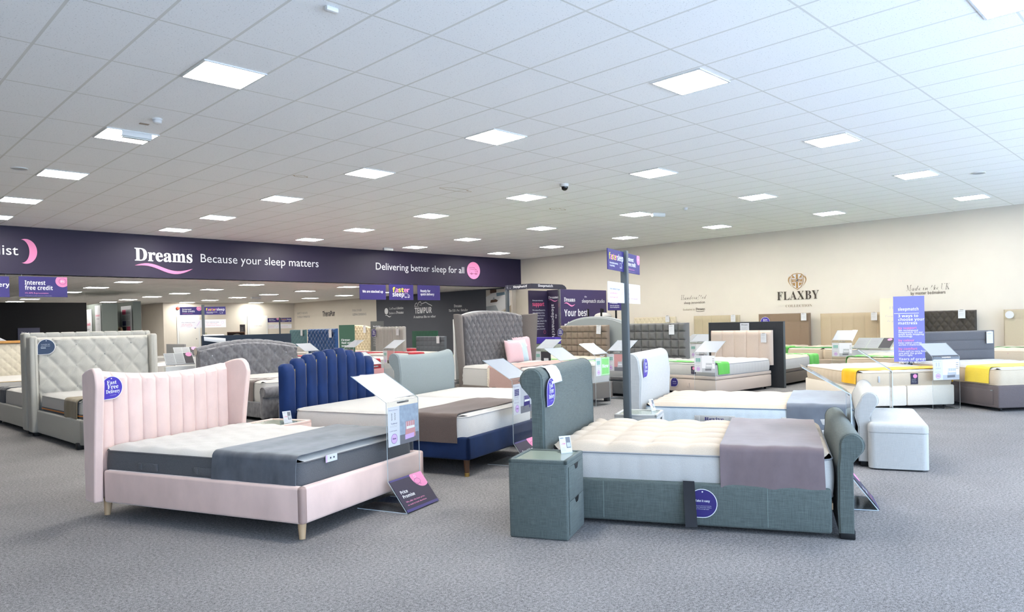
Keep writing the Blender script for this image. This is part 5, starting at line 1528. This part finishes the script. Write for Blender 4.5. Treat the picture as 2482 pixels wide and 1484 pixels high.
# far left bed with wooden top rail
t = divan('cream button headboard bed with wooden top rail at the left edge', 2.78, 17.2, -90, 1.5, 2.0, .36, fab('oat_base', (196, 188, 172), .1), hb_button(9, 4, .014), (.5, 1.24), fab('ivory_button_cloth', (222, 212, 192), .08), hy=.0)
B().box(-.76, .76, -.05, .09, 1.24, 1.29, .008).obj('top_rail', mat('honey_wood', (196, 142, 72), .5, 'wood', .15), t)
mattress('white mattress with tan topper on the bed at the left edge', 2.78, 16.12, .36, -90, 1.46, 1.9, .24, q_fine, TICKW, TICKW, mat('tan_cord', (206, 178, 128), .7))
# navy headboard bed standing behind the velvet bed
t = divan('dark navy headboard bed back to back with the crushed velvet bed', 5.92, 13.35, 88, 1.66, 1.95, .36, fab('slate_base', (66, 68, 76), .1), hb_plain, (.4, 1.305), fab('dark_navy_cloth', (48, 56, 68), .1))
mattress('white mattress on the dark navy headboard bed', 5.97, 14.4, .36, 88, 1.6, 1.88, .24, q_fine)
ps = B().sheet(lambda u, v: ((.42 + .38 * u, [0, .05, .09, .1][min(3, int(v * 3))], [1.325, 1.323, 1.29, 1.22][min(3, int(v * 3))] - .06 * (1 - u) * v), (0, .5, 1)), 3, 3, .003)
o = tag(ps.obj('paper_sheet', CARD, None, 40), 'white paper lying over the corner of the dark navy headboard', 'paper'); o.matrix_world = MR(5.92, 13.35, 0, 268) @ T2(0, -.06, 0) 
# information lecterns and beds on the left
def lectern(label, x, y, az, w=.55, z0=.84, z1=1.06, d=.4, m=None, dark=True, group='grey information lecterns'):
    t = thing('info_lectern', label, 'lectern', (x, y, 0), az, group)
    B().box(-w / 2, w / 2, -d, -.02, 0, z0 - .04).obj('cabinet', WHITEPL, t, smooth=0)
    s = Vector((0, -d, z1 - z0)); L = s.length
    G = FR((w / 2, 0, z0), (-1, 0, 0), s)
    B().box(0, w, 0, L, -.02, 0, .003, M=G).obj('board', m or LGREYP, t, smooth=0)
    b = B()
    b.box(w * .02, w * .34, L * .04, L * .96, 0, .002, mi=5, M=G); b.box(w * .36, w * .66, L * .04, L * .96, 0, .002, mi=5, M=G)
    if dark: b.box(w * .68, w * .98, L * .04, L * .96, 0, .002, mi=7, M=G); b.poly(circle(.05, 16, w * .86, L * .82), .003, G, 2)
    for q in (.05, .39): lines(b, G @ T2(w * q, L * .7), w * .24, 5, .008, .04, 7, .003, seed=int(q * 100))
    b.obj('print', SGM[:5] + [mat('mid_grey_print', (150, 152, 156), .5), LILAC, DKP], t, smooth=0)
    return t
lectern('large grey information lectern with pink spot left of the velvet headboard', 4.66, 13.2, -97, .46, .83, 1.02, .2)
lectern('second grey information lectern behind the first beside the velvet headboard', 5.75, 15.9, -97, .46, .87, 1.06, .2)
lectern('far black information lectern on the left rear beds', 6.3, 21.0, 176, .6, .86, 1.06, m=DKP, dark=False)
WB = fab('pale_grey_base', (172, 172, 172), .08)
divan('white covered divan bed left of the crushed velvet bed', 6.6, 18.2, 180, 1.5, 1.95, .36, WB)
mattress('white mattress with glossy cover left of the crushed velvet headboard', 5.55, 18.2, .36, 180, 1.46, 1.88, .26, q_fine, mat('glossy_cover', (238, 238, 240), .2))
divan('pale grey divan bed in the rear room behind the info lecterns', 8.2, 23.6, 180, 1.5, 1.95, .36, WB, hb_plain, (.4, 1.0), fab('mid_grey_cloth', (150, 150, 152), .1))
mattress('white mattress on the pale grey divan behind the info lecterns', 7.15, 23.6, .36, 180, 1.46, 1.88, .26, q_fine)
t = thing('display_case', 'dark open display case with a round pillow in the rear room', 'display case', (9.4, 22.0, 0), -115)
B().box(-.25, .25, -.2, .2, 0, .95).box(-.25, .25, -.2, -.18, .95, 1.33).box(-.25, -.23, -.2, .2, .95, 1.33).box(.23, .25, -.2, .2, .95, 1.33).box(-.25, .25, -.2, .2, 1.31, 1.34).obj('case', WALNUT, t, smooth=0)
o = B().ball((0, 0, 0), .17, 8, sq=(1, .6, 1)).obj('round_pillow', TICKC, None); o.location = (9.42, 22.02, 1.122); tag(o, 'cream round pillow in the dark display case', 'pillow')
# ------------------------------------------------------------------ middle divans
BEI = fab('beige_weave', (206, 188, 174), .08, .2)
BEIH = fab('rose_beige_cloth', (204, 186, 172), .08, .2)
CHAR = fab('charcoal_weave', (104, 102, 101), .14, .25)
BRN = fab('brown_weave', (132, 117, 104), .12, .25)
DBR = fab('dark_brown_weave', (104, 94, 86), .12, .2)
GREEN = fab('green_fleece', (106, 190, 88), .12, .2)
GREEND = fab('deep_green_fleece', (60, 150, 70), .12, .2)
RED = fab('red_fleece', (170, 50, 60), .12, .2)
YEL = fab('yellow_fleece', (240, 184, 24), .12, .2)
YELL = fab('lemon_fleece', (244, 214, 80), .12, .2)
def bedset(name, x, y, az, W, L, zt, H, base, hb, hbz, hbm, thr=None, ty=(.35, .75), q=q_tuft, top=None, side=None, sk='tuft', lid=False, labels=None, hbW=None, th_l=None, mL=None, hang=.2, pipe=None, drw=None, split=False, detail=1.0, grp=None):
    t = divan(name, x, y, az, W, L, zt, base, hb, hbz, hbm, hbW, lid, drawers=drw, split=split)
    mL = mL or L - .1
    mx, my = loc(x, y, az, 0, .07 + mL / 2)
    m = mattress(labels[0], mx, my, zt, az, W - .02, mL, H, q, top or TICKW, side or TICKW, pipe, sk, .025, detail=detail)
    d = None
    if thr: d = drape('bed_runner', labels[1], 'bed runner', mx, my, zt, az, W - .02, H, -mL / 2 + ty[0] * mL, -mL / 2 + ty[1] * mL, hang, hang, thr, .004, int(x * 7 + y), .04)
    return t, m, d
def patch(m, M, w=.1, h=.14, dark=True):
    b = B().box(-w / 2, w / 2, -h / 2, h / 2, 0, .003, mi=0 if dark else 1)
    if dark: b.poly(circle(w * .28, 14, w * .1, h * .24), .004, None, 2); lines(b, T2(-w * .38, -h * .05), w * .7, 4, h * .05, h * .1, 1, .004)
    else: lines(b, T2(-w * .38, h * .1), w * .7, 3, h * .06, h * .14, 0, .004)
    o = b.obj('label_patch', [PURPLE, CARD, PINKP], m, smooth=0); o.matrix_local = M
    return o
# beige divan with the dark partition board
t, m, d = bedset('beige divan bed with five channel headboard against the dark board', 13.48, 7.33, 176, 1.4, 1.92, .36, .205, BEI, hb_vert(5, .022), (.46, 1.15), BEIH, GREEN, (.79, .985), q_tuft, None, None, 'tuft', True,
    ['white tufted mattress with green runner on the beige divan', 'green fleece runner over the foot of the beige divan'], 1.42, hang=.17, pipe=fab('grey_cord', (150, 152, 156), .05), detail=1.3)
patch(m, FY(-.2, .93, .1)); patch(m, FX(-.2, 0, 0) @ T2(0, 0), .001, .001, False)
B().box(-.025, .025, .0, .02, .02, .1, .006).obj('pull_strap', BEIH, t, loc=(-.1, 1.93, .12))
delivery_tag('small indigo Take it easy tag on the foot of the beige divan', MR(13.48, 7.33, 0, 176) @ FY(.22, 1.935, .22), .085, 'easy', INDIGO)
t = thing('partition_board', 'dark mesh partition board standing behind the beige headboard', 'partition', (13.62, 7.3, 0), 180)
B().box(-.83, .83, -.03, .03, .0, 1.315, .004).obj('panel', MESHB, t, smooth=0)
B().box(-.84, -.83, -.035, .035, 0, 1.32).box(.83, .84, -.035, .035, 0, 1.32).box(-.84, .84, -.035, .035, 1.315, 1.322).obj('frame', METAL, t, smooth=0)
b = B().box(-.1, .1, 0, .004, 0, .0); b = B().box(-.1, .1, 1.16, 1.29, .031, .034, mi=0); 
b = B(); F = FY(.1, .032, 1.14); b.box(0, .2, 0, .16, 0, .002, mi=0, M=F); text(b, 'Dreams', F @ T2(.1, .11), .03, .14, 'serif', 1, 'C', .003); lines(b, F @ T2(.04, .07), .12, 3, .012, .024, 2, .003)
b.obj('notice', [CARD, PURPLE, GREYP], t, smooth=0)
bedset('brown divan bed backing onto the dark partition board', 13.72, 7.3, 2, 1.42, 1.98, .345, .2, DBR, None, None, None, GREEN, (.72, .985), q_tuft, TICK, TICKW, 'rows', True,
    ['cream mattress on the brown divan behind the dark board', 'green fleece runner over the foot of the brown divan'], hang=.19, detail=1.2)
t = thing('ottoman', 'small brown ottoman at the foot of the brown divan', 'ottoman', (16.2, 7.35, 0), 0)
B().box(-.3, .3, -.22, .22, 0.02, .36, .02).obj('body', DBR, t); B().box(-.3, .3, -.22, .22, .363, .42, .02).obj('lid', DBR, t); B().box(-.25, .25, -.18, .18, 0, .03).obj('plinth', BLACK, t, smooth=0)
bedset('charcoal divan bed with square tufted headboard behind the sign post', 12.54, 8.73, 180, 1.42, 1.92, .36, .22, CHAR, hb_biscuit(8, 5, .05, .12), (.48, 1.335), CHAR, GREEN, (.6, .85), q_tuft, None, None, 'tuft', True,
    ['white mattress on the charcoal divan behind the sign post', 'green fleece runner on the charcoal divan'], 1.46)
bedset('brown square tufted headboard bed left of the sign post', 12.68, 10.84, 180, 1.4, 1.92, .36, .22, fab('mid_brown_base', (122, 110, 100), .1), hb_biscuit(8, 5, .045), (.55, 1.32), BRN, GREEN, (.55, .85), q_tuft, TICK, fab('pale_blue_ticking', (214, 222, 230), .05), 'vert', False,
    ['white mattress with pale blue border on the brown headboard bed', 'green fleece runner on the brown headboard bed'], 1.42)
def arch_hb(t, W, z0, z1, m, y):
    b = B(); zt = lambda x: z1 - .13 * (abs(x) / (W / 2)) ** 2.6 - .0
    b.pad(-W / 2, W / 2, .05, zt, y + .03, .16, None, nx=36, nz=6, rb=.02); b.obj('headboard', m, t, 50)
    n = 30
    bb = B(); bb.tube([(-W / 2 + W * i / n, y - .05, zt(-W / 2 + W * i / n)) for i in range(n + 1)], .05, 8); bb.obj('top_edge', m, t)
    for s in (1, -1): B().box(*sorted((s * (W / 2 - .08), s * (W / 2 + .02))), y - .06, y + .16, .05, zt(W / 2) + .02, .04, 3).obj('wing', m, t)
GREYB2 = fab('silver_grey_cloth', (158, 162, 162), .1)
divan('silver grey arched headboard bed backing onto the brown headboard', 12.95, 10.7, 2, 1.62, 1.95, .34, GREYB2, arch_hb, (.05, 1.47), GREYB2)
mattress('white mattress on the silver grey arched bed', 14.0, 10.73, .34, 2, 1.5, 1.85, .24, q_fine)
bedset('cream bed with grey arched headboard partly hidden behind the wool wing', 13.2, 14.1, 180, 1.4, 1.92, .36, .22, WB, arch_hb, (.05, 1.36), GREYB2, GREEN, (.5, .8), q_tuft, TICK, TICKW, 'tuft', False,
    ['cream mattress on the bed with grey arched headboard', 'light green runner on the bed with grey arched headboard'])
bedset('pale divan bed between the brown headboard bed and the kiosk', 13.0, 12.5, 180, 1.4, 1.92, .36, .22, WB, None, None, None, GREEN, (.5, .8), q_tuft, TICK, TICKW, 'tuft', False,
    ['cream mattress on the pale divan near the kiosk', 'light green runner on the pale divan near the kiosk'])
# yellow runner divan, right
t, m, d = bedset('cream divan bed with yellow runner behind the pale ottoman', 12.78, 4.97, 226.6, 1.44, 1.98, .345, .2, fab('cream_base', (234, 222, 206), .06), None, None, None, YEL, (.735, .975), q_wave, TICKW, TICKC, 'vert', False,
    ['cream mattress with white top under the yellow runner', 'yellow fleece runner at the foot of the cream divan'], hang=.16, split=True, detail=1.3)
patch(m, FY(-.12, .955, .1), .11, .16); B().box(-.012, .012, 0, .02, -.04, .05, .004).obj('side_tab', LGREYP, m, loc=(.42, .95, .1))
sx, sy = loc(12.78, 4.97, 226.6, -.52, 2.1)
price_stand('clear stand with bright poster at the foot of the cream divan', sx, sy, 226.6, 'room', top_h=.77, zt=.96)
# grey divan, far right
t, m, d = bedset('grey brown divan bed with drawer and corner trims at the right edge', 13.58, 3.52, 231, 1.52, 2.02, .37, .215, fab('plum_grey_base', (106, 96, 96), .12, .2), hb_rows(4), (.45, 1.1), fab('blue_grey_weave', (104, 101, 103), .14, .2), YELL, (.68, .93), q_wave, TICKW, TICKC, 'vert', False,
    ['white quilted mattress on the grey brown divan at the right edge', 'lemon yellow runner at the foot of the grey brown divan'], 1.62, hang=.19, drw=[('R', 1.0, 1.92, .09, .3)], detail=1.3)
B().box(-.012, .012, 0, .02, -.04, .05, .004).obj('side_tab', LGREYP, m, loc=(.3, .97, .1))
price_ticket('white price ticket on the grey row headboard at the right edge', MR(13.58, 3.52, 0, 231) @ FY(-.68, .08, .98), .12, .2)
# ------------------------------------------------------------------ beds along the cream wall
ROW = [('cream button', 13.46, 1.6, hb_button(9, 4, .016), fab('cream_button_cloth', (214, 202, 176), .08), DBR, GREEN, ''),
       ('beige channelled', 11.23, 1.53, hb_vert(5, .02), fab('olive_beige_cloth', (184, 170, 144), .08), DBR, GREEN, 'left'),
       ('brown seamed', 9.11, 1.5, hb_cross, fab('cocoa_cloth', (136, 116, 98), .1), DBR, GREEN, ''),
       ('wide beige channelled', 7.2, 1.76, hb_vert(6, .02), fab('sand_cloth', (182, 164, 138), .08), fab('sand_base', (176, 160, 142), .08), GREEND, ''),
       ('black button', 5.15, 1.5, hb_button(9, 4, .03), fab('black_button_cloth', (74, 68, 62), .14), DBR, GREEN, ''),
       ('beige seamed', 3.05, 1.6, hb_cross, fab('oat_cloth', (190, 176, 152), .08), fab('oat_base2', (178, 166, 148), .08), GREEND, '')]
tops = [1.5, 1.5, 1.505, 1.475, 1.47, 1.46]
for i, (nm, y, W, hb, hm, bm_, th_, _) in enumerate(ROW):
    if i == 3:
        t = divan('wide beige channelled headboard bed with two mattresses against the cream wall', 19.2, y, 180, W, 2.05, .37, bm_, hb, (.55, tops[i]), hm, None, group='beds along the cream wall')
        for s, lb in ((1, 'left'), (-1, 'right')):
            yy = y + s * W / 4
            mattress('cream tufted %s mattress of the wide beige bed' % lb, 18.16, yy, .37, 180, W / 2 - .01, 1.95, .23, q_tuft, TICK, TICKC, None, 'tuft')
        drape('bed_runner', 'green runner lying across both mattresses of the wide beige bed', 'bed runner', 18.16, y, .37, 180, W, .23, .45, .9, .2, .2, th_, .004, 41, .04)
        mm = [o for o in COL.objects if o.name.startswith('mattress')][-2]
        continue
    t, m, d = bedset('%s headboard bed against the cream wall' % nm, 19.2, y, 180, W, 2.05, .37, .23, bm_, hb, (.55, tops[i]), hm, th_, (.45, .75) if i != 5 else (.35, .5), q_tuft, TICK, TICKC, 'tuft', False,
        ['cream tufted mattress of the %s bed against the wall' % nm, 'green runner across the %s bed against the wall' % nm], None, hang=.22)
    t['group'] = 'beds along the cream wall'
    if i == 5: patch(m, FY(.35, .98, .11), .14, .17)
TKS = [('cream button', 12.9, 1.43), ('beige channelled', 10.62, 1.40), ('brown seamed', 8.5, 1.40), ('wide beige channelled', 6.66, 1.37), ('black button', 4.68, 1.38)]
for nm, y, z in TKS:
    price_ticket('white price ticket on the %s headboard by the cream wall' % nm, WX(y, z, 19.2 - .105), .15, .2)
b = B().poly(circle(.085, 24), .004); o = tag(b.obj('round_sticker', CARD, None, 0), 'white round sticker on the beige seamed headboard at the right edge', 'sticker'); o.matrix_world = WX(3.72, 1.34, 19.2 - .105)
price_ticket('white price ticket on the rose beige channelled headboard', MR(13.48, 7.33, 0, 176) @ FY(-.57, .09, 1.0), .12, .18)
price_ticket('white price ticket on the charcoal square tufted headboard', MR(12.54, 8.73, 0, 180) @ FY(-.42, .1, 1.2), .13, .2)
price_ticket('white price ticket tilted on the brown square tufted headboard', MR(12.68, 10.84, 0, 180) @ FY(-.5, .1, 1.22) @ Matrix.Rotation(radians(-4), 4, 'Z'), .13, .2)
delivery_tag('small indigo round tag at the left edge of the brown square headboard', MR(12.68, 10.84, 0, 180) @ FY(.66, .1, 1.17), .085, 'fast', INDIGO)
delivery_tag('violet tag half hidden behind the dark partition board', WX(9.62, 1.28, 19.2 - .1), .14, 'fast', VIOLET)
# ------------------------------------------------------------------ beds towards and behind the purple band
def arch_top(W, z1): return lambda x: z1 - .10 * (abs(x) / (W / 2)) ** 2.2
bedset('navy deep buttoned headboard bed near the purple band', 9.85, 17.62, 180, 1.5, 1.95, .36, .22, WB, hb_button(8, 5, .035), (.5, 1.375), vel('deep_navy_velvet', (30, 66, 112), .2), RED, (.4, .7), q_fine, None, None, 'plain', False,
    ['white mattress of the navy deep buttoned bed', 'red runner across the navy deep buttoned bed'], 1.46)
bedset('cream deep buttoned arched headboard bed near the purple band', 13.6, 22.0, 180, 1.8, 1.95, .36, .22, WB, hb_button(10, 6, .03, arch_top), (.4, 1.47), fab('ivory_velvet', (212, 198, 166), .1), RED, (.4, .7), q_fine, None, None, 'plain', False,
    ['white mattress of the cream arched headboard bed', 'red runner across the cream arched headboard bed'], 1.82)
bedset('grey scalloped channel headboard bed near the purple band', 13.3, 19.55, 180, 1.55, 1.95, .36, .22, WB, hb_scallop(8), (.5, 1.39), fab('dove_grey_cloth', (158, 154, 150), .08), RED, (.4, .7), q_fine, None, None, 'plain', False,
    ['white mattress of the grey scalloped bed', 'red runner across the grey scalloped bed'], 1.6)
bedset('low dark grey headboard bed right of the grey scalloped bed', 13.66, 17.9, 180, 1.45, 1.95, .36, .22, WB, hb_biscuit(7, 4, .012), (.45, 1.065), fab('dark_slate_cloth', (88, 92, 98), .12), RED, (.4, .7), q_fine, None, None, 'plain', False,
    ['white mattress of the low dark grey bed', 'red runner across the low dark grey bed'], 1.46)
bedset('dark green velvet headboard bed behind the low dark grey bed', 15.6, 20.8, 180, 1.45, 1.85, .36, .22, WB, hb_plain, (.4, 1.21), vel('bottle_green_velvet', (30, 80, 60), .2), RED, (.4, .7), q_fine, None, None, 'plain', False,
    ['white mattress of the dark green velvet bed', 'red runner across the dark green velvet bed'], 1.46)
bedset('teal headboard bed by the far rear wall', 15.5, 29.85, 180, 1.4, 1.95, .36, .22, WB, hb_button(5, 4, .02), (.5, 1.34), fab('teal_cloth', (88, 120, 126), .15), RED, (.4, .7), q_fine, None, None, 'plain', False,
    ['white mattress of the teal headboard bed', 'red runner across the teal headboard bed'], 1.42)
for nm, x, y, z, sc in (('navy deep buttoned', 9.85, 17.05, 1.25, .14), ('cream arched', 13.6, 21.35, 1.32, .16), ('grey scalloped', 13.3, 19.0, 1.22, .14), ('low dark grey', 13.66, 17.42, .96, .14), ('teal', 15.5, 29.35, 1.22, .18)):
    price_ticket('white price ticket on the %s headboard near the purple band' % nm if nm != 'teal' else 'white price ticket on the teal headboard by the far wall', WX(y, z, x - .11), sc, sc * 1.55)
delivery_tag('indigo round tag on the left edge of the grey scalloped headboard', WX(20.33, 1.2, 13.3 - .1), .13, 'fast', INDIGO)
# divans that fill the rows between
FILL = [('white mattress bed in front of the green banner', 11.2, 18.9, 1.3), ('white mattress bed in front of the low dark grey headboard', 10.9, 15.9, 1.5), ('white mattress bed in the aisle behind the ice blue headboard', 8.6, 13.9, 1.5), ('white mattress bed beside the navy deep buttoned bed', 8.6, 19.9, 1.5)]
for lb, x, y, W in FILL:
    bedset(lb.replace('white mattress bed', 'plain pale divan'), x, y, 180, W, 1.95, .36, .22, WB, None, None, None, RED, (.45, .75), q_fine, None, None, 'plain', False, [lb.replace(' bed ', ' on the plain divan '), lb.replace('white mattress bed', 'red runner on the divan')])
# ------------------------------------------------------------------ the other price stands
for lb, x, y, az, kind, th_, zt_, ic in (
    ('pale lectern stand leaning right behind the navy scallop headboard', 8.59, 15.85, -75, 'room', .84, 1.04, 'red'),
    ('pale lectern stand in front of the navy deep buttoned headboard', 11.6, 21.0, 180, 'room', .88, 1.07, 'red'),
    ('pale lectern stand in front of the cream arched headboard', 10.04, 16.66, 180, 'red', .86, 1.06, 'red'),
    ('pale lectern stand with red poster in front of the grey scalloped headboard', 9.84, 14.55, 180, 'red', .86, 1.07, 'red'),
    ('far pale lectern stand left of the dark green headboard', 14.9, 22.3, 180, 'dark', .88, 1.1, 'red'),
    ('pale lectern stand with dark poster right of the wool wing', 10.52, 10.11, 180, 'dark', .86, 1.06, 'teal'),
    ('pale lectern stand with bedroom poster behind the sign post', 10.21, 7.99, 180, 'blush', .85, 1.05, 'teal'),
    ('pale lectern stand left of the dark partition board', 14.4, 8.9, 180, 'room', .87, 1.05, 'teal'),
    ('pale lectern stand with bedroom poster at the beige divan foot', 11.28, 6.85, 176, 'room', .79, 1.0, 'teal'),
    ('pale lectern stand at the foot of the wide beige bed', 15.95, 6.25, 180, 'room', .85, 1.08, 'teal')):
    price_stand(lb, x, y, az, kind, top_h=th_, zt=zt_, icon=ic, w=.45)
lectern('sage lectern with dark print left of the tall violet banner', 16.25, 5.75, 180, .8, .68, .9, .42, SAGE)
lectern('sage lectern with dark print between the charcoal and beige headboards', 14.9, 9.35, 180, .55, .85, 1.04, .42, SAGE)

def white_arch(t, W, z0, z1, m, y):
    B().pad(-W / 2, W / 2, z0, lambda x: z1 - .16 * (abs(x) / (W / 2)) ** 2.4, y + .04, .07, None, nx=40, nz=8, rb=.02).obj('headboard', m, t, 50); hb_struts(t, W, z0)
divan('white arched headboard bed back to back with the grey wool bed', 9.08, 10.3, 90, 1.4, 1.95, .36, WB, white_arch, (.4, 1.655), fab('white_leather', (226, 226, 224), .04))
mattress('white mattress on the white arched headboard bed', 9.08, 11.35, .36, 90, 1.38, 1.88, .24, q_fine)

bedset('oat divan bed with green runner beside the tall violet banner', 15.95, 4.75, 180, 1.35, 1.95, .36, .22, MATS['oat_base2'], None, None, None, GREEN, (.7, .985), q_tuft, TICK, TICKC, 'tuft', False,
    ['cream mattress beside the tall violet banner', 'green runner hanging beside the tall violet banner'], hang=.2)
# ------------------------------------------------------------------ camera, light
th, pit, rol, f_px, cx, cy = 0.76881, -0.01180, -0.02300, 1751.01, 1309.296, 803.536
fw = Vector((cos(th) * cos(pit), sin(th) * cos(pit), sin(pit)))
rt = Vector((sin(th), -cos(th), 0)); up = rt.cross(fw)
r2 = rt * cos(rol) + up * sin(rol); u2 = up * cos(rol) - rt * sin(rol)
cam = bpy.data.cameras.new('camera'); co = bpy.data.objects.new('camera', cam); COL.objects.link(co)
co.matrix_world = Matrix(((r2.x, u2.x, -fw.x, 0), (r2.y, u2.y, -fw.y, 0), (r2.z, u2.z, -fw.z, 1.4), (0, 0, 0, 1)))
cam.sensor_fit = 'HORIZONTAL'; cam.sensor_width = 36.0; cam.lens = 36.0 * f_px / 2482.0
cam.shift_x = (1241 - cx) / 2482.0; cam.shift_y = (cy - 742) / 2482.0
cam.clip_start = 0.05; cam.clip_end = 200
SC.camera = co
w = bpy.data.worlds.new('sky'); SC.world = w; w.use_nodes = True
bg = w.node_tree.nodes['Background']
bg.inputs[0].default_value = (0.58, 0.75, 1.0, 1); bg.inputs[1].default_value = SKY
for x0, x1 in WINS:
    l = bpy.data.lights.new('window_portal', 'AREA'); l.shape = 'RECTANGLE'; l.size = x1 - x0; l.size_y = 2.9
    l.cycles.is_portal = True
    o = bpy.data.objects.new('window_portal', l); COL.objects.link(o)
    o.location = ((x0 + x1) / 2, -2.85, 1.62); o.rotation_euler = (radians(90), 0, 0)
SC.view_settings.view_transform = 'Standard'; SC.view_settings.look = 'None'
SC.view_settings.gamma = 1.0; SC.view_settings.use_curve_mapping = False
SC.view_settings.exposure = EXPO
SC.cycles.use_denoising = True
SC.cycles.use_adaptive_sampling = True; SC.cycles.adaptive_threshold = 0.06; SC.cycles.adaptive_min_samples = 16
SC.cycles.max_bounces = 6; SC.cycles.diffuse_bounces = 4; SC.cycles.glossy_bounces = 3; SC.cycles.transparent_max_bounces = 16
SC.cycles.caustics_reflective = False; SC.cycles.caustics_refractive = False
SC.cycles.sample_clamp_indirect = 6.0
